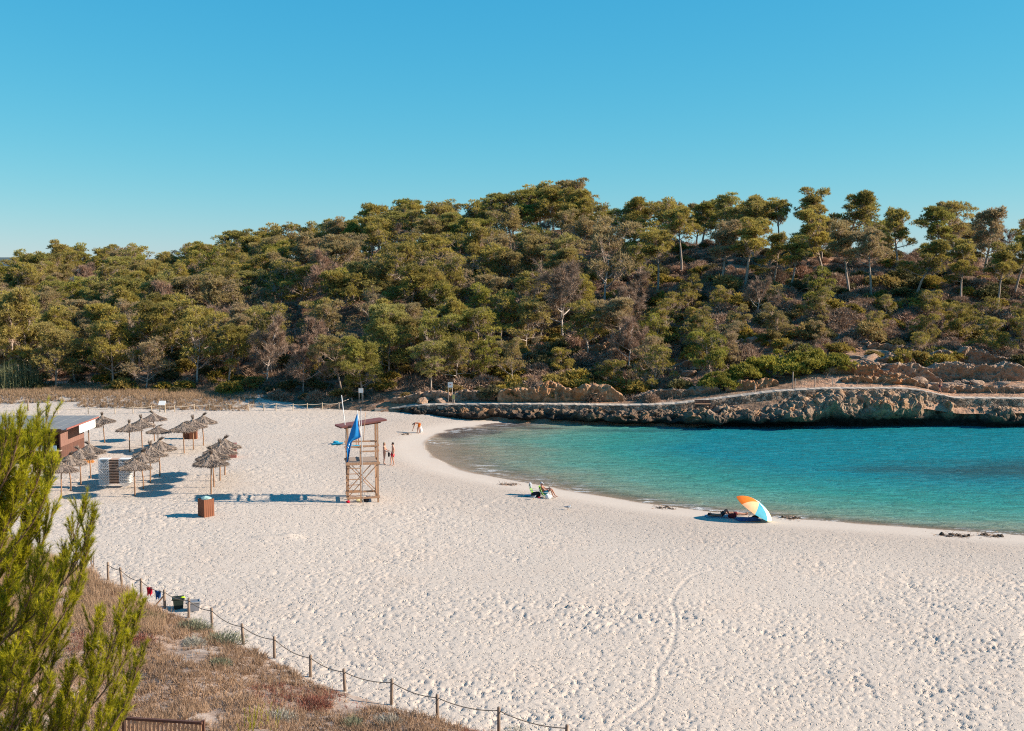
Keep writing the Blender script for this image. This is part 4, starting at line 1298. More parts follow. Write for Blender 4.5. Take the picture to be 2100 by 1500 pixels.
sb = g.normal(size=(16, 3)) * np.array([0.35, 0.25, 0]); sd = unit(np.array([0.1, 0, 1.0]) + g.normal(size=(16, 3)) * 0.2)
ch = blades(sb[st] + sd[st] * (0.1 + 0.75 * tt)[:, None], sd[st] + g.normal(size=(n, 3)) * 0.35, g.uniform(0.05, 0.1, n), 0.012, g)
tag(link('young_pine', blade_mesh('young_pine', [ch], [g.uniform(0.2, 1, n)], M['needle_near']), None, (p.x, p.y, p.z - 0.05)), 'small clump of yellow-green pine shoots at the bottom edge', 'plant')

# ---- the foreground pine on the left
FY = 9.4
TX = (-230 - 1050) / FPX * FY
tz = dz(TX, FY)
t = thing('pine_tree', 'large bright green pine in the left foreground, its branches cut off by the frame', 'tree', (0, 0, 0))
g = np.random.default_rng(33)
trunk_pts = [Vector((TX - 0.15 + 0.03 * math.sin(k * 1.7), FY + 0.04 * math.cos(k * 2.1), tz - 0.3 + (17.2 - tz) * k / 9)) for k in range(10)]
MB().tube(trunk_pts, [0.13 - 0.0095 * k for k in range(10)], 10).build('trunk', M['near_bark'], t, True)
TIPS = [(28, 885), (62, 894), (98, 878), (130, 872), (112, 935), (74, 965), (40, 962), (4, 940), (70, 985), (30, 1010), (92, 990), (168, 1040), (188, 1062), (150, 1075), (100, 1060), (60, 1080), (10, 1080),
        (180, 1120), (190, 1165), (130, 1140), (80, 1150), (30, 1160), (150, 1210), (195, 1215), (110, 1225), (60, 1240), (10, 1240), (205, 1265), (160, 1285), (120, 1300), (255, 1242), (268, 1260), (286, 1255), (240, 1290), (205, 1330), (80, 1330), (30, 1340),
        (288, 1345), (262, 1360), (240, 1395), (200, 1390), (150, 1380), (100, 1400), (50, 1420), (0, 1400), (250, 1440), (275, 1400), (215, 1450), (170, 1455), (120, 1470), (70, 1490), (20, 1490), (235, 1490), (190, 1510), (140, 1530), (90, 1550), (40, 1570), (-20, 980), (-30, 1120), (-30, 1290), (-30, 1450)]
TIPS = [(min(x_, 108) if y_ < 985 else x_, y_ + (38 if y_ < 985 else 12)) for x_, y_ in TIPS]
TIPS = [q for k, q in enumerate(TIPS) if k % 5 != 3] + [(-10, 905), (14, 893), (40, 890), (66, 896), (92, 890)]
TIPS += [(g.uniform(-40, 60 + 150 * max(0, min(1, (v - 1000) / 250))), v) for v in np.linspace(980, 1600, 20)]
for bi, (tx, ty) in enumerate(TIPS):
    dy0 = g.uniform(-0.6, 0.5)
    y0 = ty + 190 + 0.45 * (tx + 235) + g.uniform(-40, 40)
    y0 = min(y0, 1900)
    mx_, my_ = -235 + (tx + 235) * 0.55, y0 + (ty - y0) * 0.30
    m2x, m2y = -235 + (tx + 235) * 0.88, y0 + (ty - y0) * 0.68
    pl = [(-235, y0), (mx_, my_), (m2x, m2y), (tx, ty)]
    c = catmull([np.array(D(x, y, FY + dy0 * k / 3 + (0 if k == 0 else g.normal() * 0.03))) for k, (x, y) in enumerate(pl)], 7)
    nb = len(c)
    bo = MB()
    bo.tube([Vector(p) for p in c[::2]] + ([Vector(c[-1])] if nb % 2 == 0 else []), [0.012 - 0.0095 * k / (nb // 2) for k in range(nb // 2 + 1)], 5)
    ch, ti = [], []
    shoots = []
    for k in range(7, nb):
        f = k / (nb - 1)
        for q in range(1 if f < 0.62 else 2):
            dr = unit(unit(c[min(k + 1, nb - 1)] - c[k - 1]) * 0.8 + np.array([0.1, 0, 0.55]) + g.normal(size=3) * np.array([0.3, 0.4, 0.22]))
            shoots.append((c[k], dr, g.uniform(0.14, 0.36) * (1.1 - 0.4 * f), 0))
    shoots.append((c[nb - 6], unit(c[-1] - c[nb - 6]), float(np.linalg.norm(c[-1] - c[nb - 6])) * 1.15, 1))
    i_ = 0
    while i_ < len(shoots):
        p0, d0, Ls, lev = shoots[i_]; i_ += 1
        pts = limb(p0, d0, Ls, g, 5, 0.3, 0.07)
        bo.tube([Vector(pts[k]) for k in (0, 2, 4, 5)], [0.0045, 0.0034, 0.0022, 0.0015], 3, False)
        if lev == 0:
            for q in range(1 + int(g.random() < 0.5)):
                k = g.integers(1, 4)
                shoots.append((pts[k], unit(pts[k + 1] - pts[k]) + g.normal(size=3) * 0.3 + np.array([0, 0, 0.2]), Ls * g.uniform(0.45, 0.8), 1))
        P5 = np.array(pts)
        n = int(Ls * 320)
        tt = g.uniform(0.1, 1.0, n) ** 0.8 * 4.999
        k = tt.astype(int); fr = (tt - k)[:, None]
        bp = P5[k] * (1 - fr) + P5[k + 1] * fr
        ax = unit(P5[k + 1] - P5[k])
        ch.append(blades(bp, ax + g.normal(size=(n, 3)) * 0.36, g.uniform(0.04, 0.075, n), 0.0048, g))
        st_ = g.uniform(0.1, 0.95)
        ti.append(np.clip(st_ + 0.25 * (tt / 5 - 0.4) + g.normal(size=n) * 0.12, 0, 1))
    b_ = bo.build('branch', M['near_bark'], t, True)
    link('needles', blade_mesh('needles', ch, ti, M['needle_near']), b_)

# ================================================================== ROCKS
import bmesh
def boulder_mesh(seed, mat, sub=3, squash=(1.2, 0.9, 0.7)):
    bm = bmesh.new()
    bmesh.ops.create_icosphere(bm, subdivisions=sub, radius=1.0)
    V = np.array([v.co[:] for v in bm.verts])
    n = 1 + 0.28 * fbm3(V[:, 0] * 1.1 + seed, V[:, 1] * 1.1, V[:, 2] * 1.1, seed, 4)
    V = V * n[:, None]
    for k in range(7):                                    # broken flat facets
        g = np.random.default_rng(seed * 31 + k)
        d = unit(g.normal(size=3)); h = g.uniform(0.62, 0.85)
        e = V @ d - h
        V = V - np.where(e > 0, e * 0.85, 0)[:, None] * d
    V = V * np.array(squash)
    for v, c in zip(bm.verts, V): v.co = c
    me = bpy.data.meshes.new('boulder')
    bm.to_mesh(me); bm.free()
    me.materials.append(mat)
    return me
BOULD = [boulder_mesh(k + 1, M['rock']) for k in range(5)]
def boulder(px, py, Y, sc, label, k=0, rz=0.0, group=None, sx=1.0, szz=1.0):
    p = D(px, py, Y)
    z = hz(p.x, Y)
    return tag(link('boulder', BOULD[k % 5], None, (p.x, Y, z + 0.12 * sc), (0.1 * math.sin(px), 0.12 * math.cos(px), rz), (sc * sx, sc, sc * szz)), label, 'boulder', group)
boulder(1786, 725, 122, 1.25, 'pale pointed boulder on the slope above the right cliff', 0, 0.3)
boulder(1885, 772, 117, 0.85, 'rounded tan boulder above the path left of the walker', 1, 0.9)
boulder(1916, 777, 116.4, 0.85, 'pale slanting slab boulder just left of the walker', 2, 2.2)
boulder(2066, 722, 122, 1.1, 'grey split boulder near the right edge', 3, 0.5)
boulder(1325, 712, 121, 0.6, 'small white boulder in the scrub above the orange soil', 4, 0.2)
boulder(1400, 730, 122, 0.85, 'flat-topped pale boulder below the rocky clearing', 0, 1.8, None, 1.5, 0.7)
boulder(1412, 790, 117, 0.55, 'small flat pale slab behind the path', 2, 0.4, None, 1.5, 0.5)
boulder(1140, 770, 119.5, 0.8, 'tan boulder perched above the orange rock face', 1, 0.7)
boulder(1190, 760, 120.5, 1.0, 'lumpy pale boulder right of the perched one', 3, 2.7)
boulder(870, 818, 119.8, 0.7, 'pale pitted rock left of the shore sign', 4, 1.2)
boulder(905, 822, 119.4, 0.6, 'pale lumpy rock just behind the shore sign', 0, 0.1)
boulder(940, 812, 120.0, 0.9, 'rounded grey rock right of the shore sign', 2, 0.8)
g = np.random.default_rng(91)
cnt = 0
for _ in range(1600):
    if cnt >= 150: break
    x = g.uniform(-4, 60)
    y = float(path_y(x)) + 1.7 + g.uniform(0.3, 1) ** 1.6 * 22
    px, py = to_px(x, y, hz(x, y))
    if px > 2110: continue
    if (px < 1350 and g.random() < 0.75): continue
    sc = g.uniform(0.25, 0.85)
    side = 'right-hand rocky slope above the cliff' if px > 1500 else 'scrubby slope above the middle of the path'
    tag(link('boulder', BOULD[int(g.integers(0, 5))], None, (x, y, hz(x, y) + 0.05), (g.normal() * 0.2, g.normal() * 0.2, g.uniform(0, 6.28)), (sc * g.uniform(0.9, 1.6), sc, sc * g.uniform(0.5, 0.9))),
        'pale limestone rock scattered on the ' + side, 'boulder', 'loose rocks on the ' + side)
    cnt += 1

def ledge(label, px0, px1, Y0, Y1, h, mat, seed, name='rock_face', hang=0.15, z_off=0.0, dep=1.6):
    nx, nv = 170, 36
    us_ = np.linspace(0, 1, nx)
    pxs = px0 + (px1 - px0) * us_
    Ys = Y0 + (Y1 - Y0) * us_
    xs_ = (pxs - 1050) / FPX * Ys
    hh = h * (0.35 + 0.65 * np.sin(us_ * math.pi) ** 0.4) * (1 + 0.3 * vn2(us_ * 7, us_ * 0 + seed, seed))
    vv = np.linspace(0, 1, nv)
    fy = np.interp(vv, [0, 0.15, 0.45, 0.62, 0.7, 1.0], [0.25, 0.08, -hang * 0.3, -hang, 0.0, dep])
    fz = np.interp(vv, [0, 0.15, 0.45, 0.62, 0.7, 1.0], [-0.4, 0.05, 0.55, 0.92, 1.0, 0.9])
    zb = hill_z(xs_, Ys) + z_off
    XX = np.repeat(xs_[:, None], nv, 1); YY = Ys[:, None] + fy[None, :]; ZZ = zb[:, None] + fz[None, :] * hh[:, None]
    back = hill_z(XX.ravel(), YY.ravel()).reshape(XX.shape)
    ZZ[:, -6:] = np.linspace(1, 0, 6)[None, :] * ZZ[:, -6:] + np.linspace(0, 1, 6)[None, :] * (back[:, -6:] - 0.15)
    n1 = fbm3(XX * 0.7, YY * 0.7, ZZ * 0.7, seed, 5); n2 = fbm3(XX * 2.2, YY * 2.2, ZZ * 1.6, seed + 5, 3)
    edge = np.sin(np.clip(us_, 0, 1) * math.pi)[:, None] ** 0.4
    n3 = 1 - 2 * np.abs(vn(XX * 1.6, YY * 1.2, ZZ * 0.9, seed + 9)); n4 = vn(XX * 5.2, YY * 5.2, ZZ * 4.0, seed + 11)
    YY = YY - edge * (0.3 * n1 + 0.2 * n2 + 0.22 * n3 + 0.08 * n4)
    ZZ = ZZ + edge * (0.16 * n2 + 0.1 * n3 + 0.06 * n4)
    i = np.arange(nx * nv).reshape(nx, nv)
    F = np.stack([i[:-1, :-1], i[1:, :-1], i[1:, 1:], i[:-1, 1:]], -1).reshape(-1, 4)
    return tag(link(name, np_mesh(name, np.stack([XX, YY, ZZ], -1).reshape(-1, 3), F, mat, False)), label, 'rock')
ledge('orange cut rock face behind the shore path', 1020, 1280, 117.4, 116.2, 1.6, M['rock_orange'], 3, z_off=0.1)
ledge('pale low rock bank left of the orange rock face', 800, 1015, 121.5, 118.4, 0.8, M['rock'], 7, z_off=0.1)
ledge('pinkish low rock face under the big bush', 1300, 1480, 116.6, 116.0, 0.7, M['rock'], 9, z_off=0.05)
ledge('rough pink rock bank beneath the right end of the bush', 1490, 1600, 115.8, 115.6, 0.9, M['rock_orange'], 12, z_off=0.0)
ledge('long grey overhanging rock ledge above the right path', 1860, 2110, 119.2, 118.6, 1.9, M['rock'], 15, hang=0.5)
ledge('broken tan rock bank along the right path', 1850, 2120, 115.2, 114.4, 0.6, M['rock'], 18)
ledge('short dark rock ledge left of the overhanging one', 1800, 1900, 121.4, 120.6, 1.3, M['rock'], 21, hang=0.4)
ledge('pale rock shelf in the middle of the dry slope', 1330, 1540, 124.5, 124.0, 1.1, M['rock'], 24)
ledge('pale rock shelf beneath the silvery leafless tree', 1420, 1600, 128.5, 128.0, 1.0, M['rock'], 27)
ledge('rusty orange soil bank below the S-shaped pine', 1140, 1300, 133.0, 133.5, 0.9, M['rock_orange'], 30)
ledge('tan rock bank above the bend of the path', 1690, 1870, 117.6, 116.2, 1.0, M['rock_orange'], 33)

ledge('pinkish stepped rock shelf right of the big thicket', 1745, 1935, 118.6, 118.2, 1.3, M['rock'], 41, hang=0.3)
ledge('upper tan rock shelf high above the right path', 1900, 2110, 123.6, 123.0, 1.5, M['rock'], 44, hang=0.4)
ledge('orange broken bank right of the thicket, nearest the path', 1730, 1900, 115.4, 114.8, 0.7, M['rock_orange'], 47)
ledge('small pink rock step above the upper tan shelf', 1780, 1960, 127.0, 126.6, 1.0, M['rock'], 50)
# low wall line up in the wood, seen between trunks
# steps where the path meets the sand
t = thing('stone_steps', 'two long stone steps where the footpath meets the sand', 'steps', tuple(G(800, 841, 0.1)))
for k in range(3):
    MB().box((0.2 + 0.55 * k, 0.5 * k, 0.02 + 0.2 * k), (3.6 - 0.9 * k, 0.9, 0.24)).build('step', M['concrete'], t)

# ================================================================== ROPE FENCES
def rope_fence(name, label, pts, h, r, wood, ropem, sag, lean=0.03, rope_r=0.018):
    t = thing(name, label, 'fence', (0, 0, 0))
    g = np.random.default_rng(len(pts))
    tops = []
    for p in pts:
        p = Vector(p)
        l = Vector((g.normal() * lean, g.normal() * lean, 1)) * h * g.uniform(0.94, 1.06)
        b = MB().tube([p - Vector((0, 0, 0.35)), p + l * 0.5, p + l * 0.97, p + l], [r * 1.02, r, r * 0.96, r * 0.7], 10)
        b.build('post', wood, t, True)
        tops.append(p + l * 0.86)
    for a, b in zip(tops[:-1], tops[1:]):
        if (b - a).length > 14: continue
        ps = []
        for k in range(11):
            u = k / 10
            q = a.lerp(b, u)
            q.z -= sag * (b - a).length * 4 * u * (1 - u)
            ps.append(q)
        MB().tube(ps, rope_r, 5).build('rope', ropem, t, True)
    return t
fp_ = []
for k in range(5, 19):
    px, py = FENCE_PX[k]
    x, y = FENCE[k]
    fp_.append((x, y, max(dz(x, y), sz((x, y))) - 0.02))
rope_fence('rope_fence', 'dark wooden post and rope fence descending between dune and beach', fp_, 0.92, 0.06, M['post_wood'], M['rope'], 0.055)
far_px = [(119, 849), (181, 849), (236, 849), (273, 848), (311, 846.5), (358, 845), (399, 843.5), (430, 842.5), (465, 842), (510, 842), (541, 842), (566, 842), (601, 842), (630, 841.5), (661, 841), (695, 840)]
rope_fence('rope_fence', 'pale post and rope fence in front of the golden back dune', [tuple(onsand(x, y)) for x, y in far_px], 0.75, 0.042, M['pale_post'], M['pale_rope'], 0.05, 0.02, 0.028)
# broken fence end by the pine
t = thing('broken_fence_post', 'broken leaning fence stakes beside the foreground pine', 'fence post', tuple(ondune(186, 1172)))
for k, (a, b) in enumerate((((0, 0, -0.2), (0.1, 0, 0.95)), ((0.25, 0.1, -0.2), (-0.25, 0.1, 1.15)), ((0.1, 0.05, -0.2), (0.2, 0.0, 0.8)))):
    MB().tube([a, b], [0.035, 0.025], 7).build('stake', M['post_wood'], t, True)
# clothes on the rope
for px, py, m1, lab, k in ((308, 1218, 'red_cloth', 'small dark red cloth hung on the fence rope', 0), (323, 1223, 'blue_cloth', 'small blue cloth hung on the fence rope', 1)):
    k0 = 7
    a, b = Vector(fp_[2]) , Vector(fp_[3])
    u = 0.38 if k == 0 else 0.74
    q = a.lerp(b, u) + Vector((0, 0, 0.92 * 0.86 - 0.055 * (b - a).length * 4 * u * (1 - u)))
    V, F = [], []
    for i in range(7):
        for j in range(6):
            V.append((q.x + (i / 6 - 0.5) * 0.3 * (1 - 0.25 * j / 5), q.y - 0.03 + 0.04 * math.sin(i * 1.9 + j * 0.7), q.z + 0.02 - j * 0.075 * (1 + 0.2 * math.sin(i * 2.0))))
    for i in range(6):
        for j in range(5):
            F.append((i * 6 + j, i * 6 + j + 1, i * 6 + j + 7, i * 6 + j + 6))
    o = MB().add(V, F).build('hanging_cloth', M[m1], None, True)
    tag(o, lab, 'cloth')
# driftwood plank leaning at the fourth post
p0 = Vector(fp_[3])
tag(MB().beam(p0 + Vector((-0.55, -0.35, -0.05)), p0 + Vector((0.0, -0.08, 0.62)), 0.09, 0.05).build('plank', M['pole_wood']), 'brown plank leaning against a fence post near the hung cloths', 'plank')

# two tubs beside the fence
def tub(label, px, py, w, h, mat, lidmat, rim):
    p = onsand(px, py)
    t = thing('plastic_tub', label, 'tub', tuple(p), 0.35)
    b = MB().box((0, 0, h / 2), (w * 0.8, w * 0.62, h))
    vs_ = b.v
    b.v = [(x * (1.0 if z < h / 2 else 1.2), y * (1.0 if z < h / 2 else 1.2), z) for x, y, z in vs_]
    b.build('body', mat, t)
    r = MB()
    for s in (-1, 1):
        r.box((0, s * w * 0.385, h), (w * 1.04, 0.05, 0.06)); r.box((s * w * 0.495, 0, h), (0.05, w * 0.76, 0.06))
    r.build('rim', rim, t)
    for s in (-1, 1):
        MB().tube([(s * w * 0.5, -0.1, h * 0.82), (s * w * 0.58, 0, h * 0.8), (s * w * 0.5, 0.1, h * 0.82)], 0.018, 5).build('handle', rim, t)
    return t
t = tub('dark green plastic tub with a lime cloth on its rim beside the fence', 366, 1247, 0.5, 0.48, M['bin_green'], None, M['bin_green'])
MB().ball((0.2, -0.14, 0.5), (0.12, 0.07, 0.06)).build('lime_cloth', M['lime'], t, True)
MB().ball((0, 0, 0.42), (0.24, 0.18, 0.08)).build('contents', M['dark_cloth'], t, True)
tub('grey plastic tub behind the fifth post of the near fence', 397, 1252, 0.56, 0.42, M['bin_grey'], None, M['steel'])

# wooden railing at the bottom edge
A, B = D(252, 1473, 31.0), D(415, 1483, 30.6)
t = thing('wooden_railing', 'dark slatted wooden railing at the bottom left edge', 'railing', (0, 0, 0))
MB().beam(A, B, 0.09, 0.07).build('top_rail', M['bin_dark'], t)
dn_ = Vector((0, 0, -0.95))
MB().beam(A + dn_, B + dn_, 0.07, 0.07).build('bottom_rail', M['bin_dark'], t)
for k in range(19):
    u = (k + 0.5) / 19
    q = A.lerp(B, u)
    MB().box(q + Vector((0, 0.0, -0.5)), (0.055, 0.03, 0.93)).build('slat', M['tower_wood'], t)
for q in (A, B):
    MB().box(q + Vector((0, 0.07, -0.75)), (0.09, 0.09, 1.6)).build('post', M['bin_dark'], t)

# ================================================================== THATCHED UMBRELLAS
M['thatch_blade'] = leaf_mat('thatch_strands', (0.13, 0.098, 0.078), (0.42, 0.33, 0.26), (0.28, 0.2, 0.16), 0.2, 0.1)
def make_umbrella(seed, knot):
    g = np.random.default_rng(seed)
    pole = MB().tube([(0, 0, -0.5), (0.012 * g.normal(), 0.01, 0.7), (0.02 * g.normal(), 0, 1.6), (0, 0, 2.6)], [0.052, 0.05, 0.046, 0.04], 8).mesh('pole', M['pole_wood'], True)
    prof = [(1.14, 1.93), (1.2, 1.97), (1.12, 2.03), (0.88, 2.12), (0.6, 2.25), (0.36, 2.38), (0.18, 2.5), (0.06, 2.64)]
    prof = [(r * 0.93, z) for r, z in prof]
    n = 28
    b = MB()
    sagv = [0.05 * g.normal() for _ in range(n)]
    base = len(b.v)
    for r, z in [(0.15, 2.35), (0.6, 2.14)] + prof:
        for k in range(n):
            an = 2 * math.pi * k / n
            w = (r / 1.18)
            b.v.append((r * (1 + 0.03 * sagv[k] * w) * math.cos(an), r * (1 + 0.03 * sagv[k]) * math.sin(an), z + sagv[k] * w * 0.7))
    for i in range(len(prof) + 1):
        for k in range(n):
            a = i * n + k; c = i * n + (k + 1) % n
            b.f.append((a, c, c + n, a + n))
    canopy = b.mesh('canopy', M['thatch'], True)
    rr_ = np.array([p[0] for p in prof][::-1]); zz_ = np.array([p[1] for p in prof][::-1])
    m_ = 1500
    rad = 0.1 + 0.99 * np.sqrt(g.random(m_)); an = g.uniform(0, 6.28, m_)
    z = np.interp(rad, rr_, zz_) + 0.015
    bs = np.stack([rad * np.cos(an), rad * np.sin(an), z], -1)
    sl = np.interp(rad, [0.1, 0.6, 1.15], [-1.0, -0.75, -0.5])
    d = np.stack([np.cos(an), np.sin(an), sl], -1) + g.normal(size=(m_, 3)) * 0.16 + np.array([0, 0, 0.05])
    ch = [blades(bs, d, g.uniform(0.15, 0.32, m_), 0.035, g)]; ti = [g.uniform(0, 1, m_)]
    m_ = 420
    an = g.uniform(0, 6.28, m_)
    bs = np.stack([1.05 * np.cos(an), 1.05 * np.sin(an), np.full(m_, 2.0)], -1)
    ch.append(blades(bs, np.stack([np.cos(an) * 0.5, np.sin(an) * 0.5, np.full(m_, -0.8)], -1) + g.normal(size=(m_, 3)) * 0.2, g.uniform(0.1, 0.22, m_), 0.035, g)); ti.append(g.uniform(0, 0.8, m_))
    fringe = blade_mesh('fringe', ch, ti, M['thatch_blade'])
    m_ = 150
    an = g.uniform(0, 6.28, m_)
    bend = np.array([knot[0], knot[1], 0])
    bs = np.stack([0.05 * np.cos(an), 0.05 * np.sin(an), np.full(m_, 2.56)], -1) + g.random((m_, 1)) * (bend * 0.25 + np.array([0, 0, 0.22 * knot[2]]))
    kn = blade_mesh('topknot', [blades(bs, np.stack([np.cos(an) * 0.3, np.sin(an) * 0.3, np.full(m_, 0.9 * knot[2])], -1) + bend + g.normal(size=(m_, 3)) * 0.15, g.uniform(0.12, 0.34, m_), 0.04, g)], [g.uniform(0, 0.7, m_)], M['thatch_blade'])
    return pole, canopy, fringe, kn
UMB = [make_umbrella(1, (0.1, 0, 1)), make_umbrella(2, (-0.7, 0.1, 0.6)), make_umbrella(3, (0.6, -0.2, 0.7)), make_umbrella(4, (-0.2, 0.3, 1.1)), make_umbrella(5, (0.9, 0.2, 0.35))]
UMBR = [
    (215, 909, 0, 0.95, 'thatched umbrella standing alone farthest back on the left'),
    (183, 919, 1, 0.95, 'thatched umbrella half hidden behind the kiosk roof'),
    (266, 927, 0, 0.93, 'leftmost thatched umbrella of the back middle cluster'),
    (292, 918, 3, 0.97, 'thatched umbrella second from left in the back middle cluster'),
    (317, 905, 1, 0.98, 'farthest thatched umbrella of the back middle cluster'),
    (325, 927, 4, 0.85, 'lowest broad thatched umbrella at the right of the back middle cluster'),
    (378, 930, 4, 1.0, 'thatched umbrella in front of the two small wooden bins'),
    (397, 922, 3, 1.0, 'middle thatched umbrella of the three by the far wooden bin'),
    (417, 914, 2, 1.02, 'rearmost right thatched umbrella of the three by the far wooden bin'),
    (186, 981, 1, 0.98, 'rearmost thatched umbrella of the row beside the kiosk'),
    (166, 995, 1, 1.0, 'thatched umbrella third from the front in the kiosk row'),
    (145, 1007, 2, 0.98, 'thatched umbrella second from the front in the kiosk row'),
    (126, 1022, 4, 0.95, 'frontmost thatched umbrella of the kiosk row beside the pine'),
    (277, 1018, 4, 0.98, 'frontmost thatched umbrella right of the lounger stack'),
    (294, 1003, 2, 1.0, 'second thatched umbrella in the row right of the lounger stack'),
    (308.5, 990, 3, 1.03, 'third thatched umbrella in the row right of the lounger stack'),
    (327.5, 977, 2, 1.05, 'rearmost thatched umbrella in the row right of the lounger stack'),
    (433, 1013, 0, 1.04, 'frontmost thatched umbrella in the row above the near litter bin'),
    (439, 999, 1, 1.03, 'second thatched umbrella in the row above the near litter bin'),
    (451.5, 986, 3, 1.03, 'third thatched umbrella in the row above the near litter bin'),
    (461, 974, 2, 1.05, 'rearmost thatched umbrella in the row above the near litter bin')]
g = np.random.default_rng(3)
for px, py, k, sc, lab in UMBR:
    p = onsand(px, py)
    t = thing('thatched_umbrella', lab, 'umbrella', tuple(p), 0, 'thatched beach umbrellas', sc)
    t.rotation_euler = (g.normal() * 0.018, g.normal() * 0.022, 0)
    pole, canopy, fringe, kn = UMB[k]
    link('pole', pole, t)
    a = g.uniform(-0.4, 0.4)
    c = link('canopy', canopy, t); link('fringe', fringe, c); link('topknot', kn, t)

# ================================================================== SUN LOUNGER STACK
p = onsand(235, 1001)
NL, DZ = 16, 0.112
def lounger_parts():
    bed = MB()
    bed.box((0, 0, 0), (0.75, 0.62, 0.05))
    bed2 = bed.mesh('slats', M['tan_slat'])
    out_ = [('slats', bed2)]
    for s in (-1, 1):
        # V-shaped leg panel, seen broadside
        x0 = s * 0.72
        for f in (-1, 1):
            b = MB()
            y = f * 0.31
            b.beam((x0 - 0.38, y, 0.03), (x0 + 0.02, y, -0.34), 0.035, 0.032, (0, 1, 0))
            b.beam((x0 + 0.38, y + 0.001, 0.03), (x0 - 0.02, y + 0.001, -0.34), 0.035, 0.032, (0, 1, 0))
            out_.append(('leg', b.mesh('leg', M['white_plastic'])))
        out_.append(('end_panel', MB().box((x0, 0, 0.035), (0.76, 0.66, 0.018)).mesh('end_panel', M['white_plastic'])))
    return out_
LP_ = lounger_parts()
for k in range(NL):
    t = thing('sun_lounger', 'white plastic sun lounger with tan slats in the tall stack between the umbrella rows' if k < NL - 1 else 'topmost white sun lounger of the tall stack between the umbrella rows', 'sun lounger', (p.x, p.y + 0.3, p.z + 0.33 + k * DZ), 0.02 * math.sin(k * 2.3), 'stacked sun loungers')
    for nm, me in LP_:
        link(nm, me, t)

# ================================================================== LITTER BINS
def litter_bin(px, py, label, w=0.72, h=1.12, rz=0.8, bag=True, mat='bin_wood'):
    p = onsand(px, py)
    t = thing('litter_bin', label, 'litter bin', (p.x, p.y, p.z - 0.03), rz)
    MB().box((0, 0, h * 0.48), (w - 0.1, w - 0.1, h * 0.92)).build('liner', M['bin_dark'], t)
    sl = MB().box((0, 0, h / 2), (w / 5 - 0.018, 0.03, h)).mesh('slat', M[mat])
    for f in range(4):
        R_ = Matrix.Rotation(f * math.pi / 2, 4, 'Z')
        for k in range(5):
            o = link('slat', sl, t)
            q = R_ @ Vector(((k - 2) * w / 5, -w / 2 + 0.015 * f * 0.2, 0))
            o.location = q
            o.rotation_euler = (0, 0, f * math.pi / 2)
    if bag:
        me = boulder_mesh(19, M['bag_plastic'], 2, (0.36, 0.36, 0.14))
        link('bag', me, t, (0, 0, h + 0.02))
    else:
        MB().box((0, 0, h + 0.03), (w + 0.08, w + 0.08, 0.05)).build('lid', M[mat], t)
    return t
litter_bin(423, 1058, 'red-brown slatted wooden litter bin with a pale bag on top, alone on the sand')
litter_bin(384, 899.5, 'left of the two small dark wooden bins behind the umbrellas', 0.6, 0.85, 0.1, False)
litter_bin(397, 900, 'right of the two small dark wooden bins behind the umbrellas', 0.62, 0.85, 0.1, False)
litter_bin(474, 938, 'red-brown wooden bin mostly hidden behind the right row of umbrellas', 0.85, 1.1, 0.2, False, 'roof_red')

# ================================================================== LIFEGUARD TOWER
TC = (G(717, 1033) + G(779, 1031)) / 2 + Vector((-0.28, 1.0, 0))
TC.z = sz(TC)
TR = R(11)
t = thing('lifeguard_tower', 'tall wooden lifeguard tower with a red-brown slanted roof', 'tower', tuple(TC), TR)
W2, D2 = 0.98, 0.95
ZL, ZR = 4.98, 5.25
wood = M['tower_wood']
for sx_ in (-1, 1):
    for sy_ in (-1, 1):
        zt = ZL if sx_ < 0 else ZR
        MB().box((sx_ * W2, sy_ * D2, zt / 2 - 0.1), (0.115, 0.115, zt + 0.2)).build('post', wood, t)
# platform of boards
for k in range(11):
    y = -D2 + 0.0 + (k + 0.5) * (2 * D2 + 0.12) / 11 - 0.06
    MB().box((0, y, 2.7), (2 * W2 + 0.1 - 0.24, 0.165, 0.045)).build('deck_board', M['grey_wood'], t)
for sy_ in (-1, 1):
    MB().box((0, sy_ * (D2 + 0.083), 2.6), (2 * W2 + 0.3, 0.05, 0.15)).build('platform_beam', wood, t)
for sx_ in (-1, 1):
    MB().box((sx_ * (W2 + 0.083), 0, 2.6), (0.05, 2 * D2 - 0.01, 0.15)).build('platform_beam', wood, t)
# base beams
for z in (0.32,):
    for sy_ in (-1, 1): MB().box((0, sy_ * (D2 + 0.083), z), (2 * W2 + 0.2, 0.05, 0.13)).build('base_beam', wood, t)
    for sx_ in (-1, 1): MB().box((sx_ * (W2 + 0.083), 0, z), (0.05, 2 * D2 - 0.02, 0.13)).build('base_beam', wood, t)
# cross braces
for sy_ in (-1, 1):
    y = sy_ * (D2 - 0.02)
    MB().beam((-W2, y - 0.03, 0.4), (W2, y - 0.03, 2.55), 0.045, 0.12, (0, 1, 0)).build('brace', wood, t)
    MB().beam((W2, y + 0.03, 0.4), (-W2, y + 0.03, 2.55), 0.045, 0.12, (0, 1, 0)).build('brace', wood, t)
for sx_ in (-1, 1):
    x = sx_ * (W2 - 0.02)
    MB().beam((x - 0.03, -D2, 0.4), (x - 0.03, D2, 2.55), 0.12, 0.045, (0, 0, 1)).build('brace', wood, t)
    MB().beam((x + 0.03, D2, 0.4), (x + 0.03, -D2, 2.55), 0.12, 0.045, (0, 0, 1)).build('brace', wood, t)
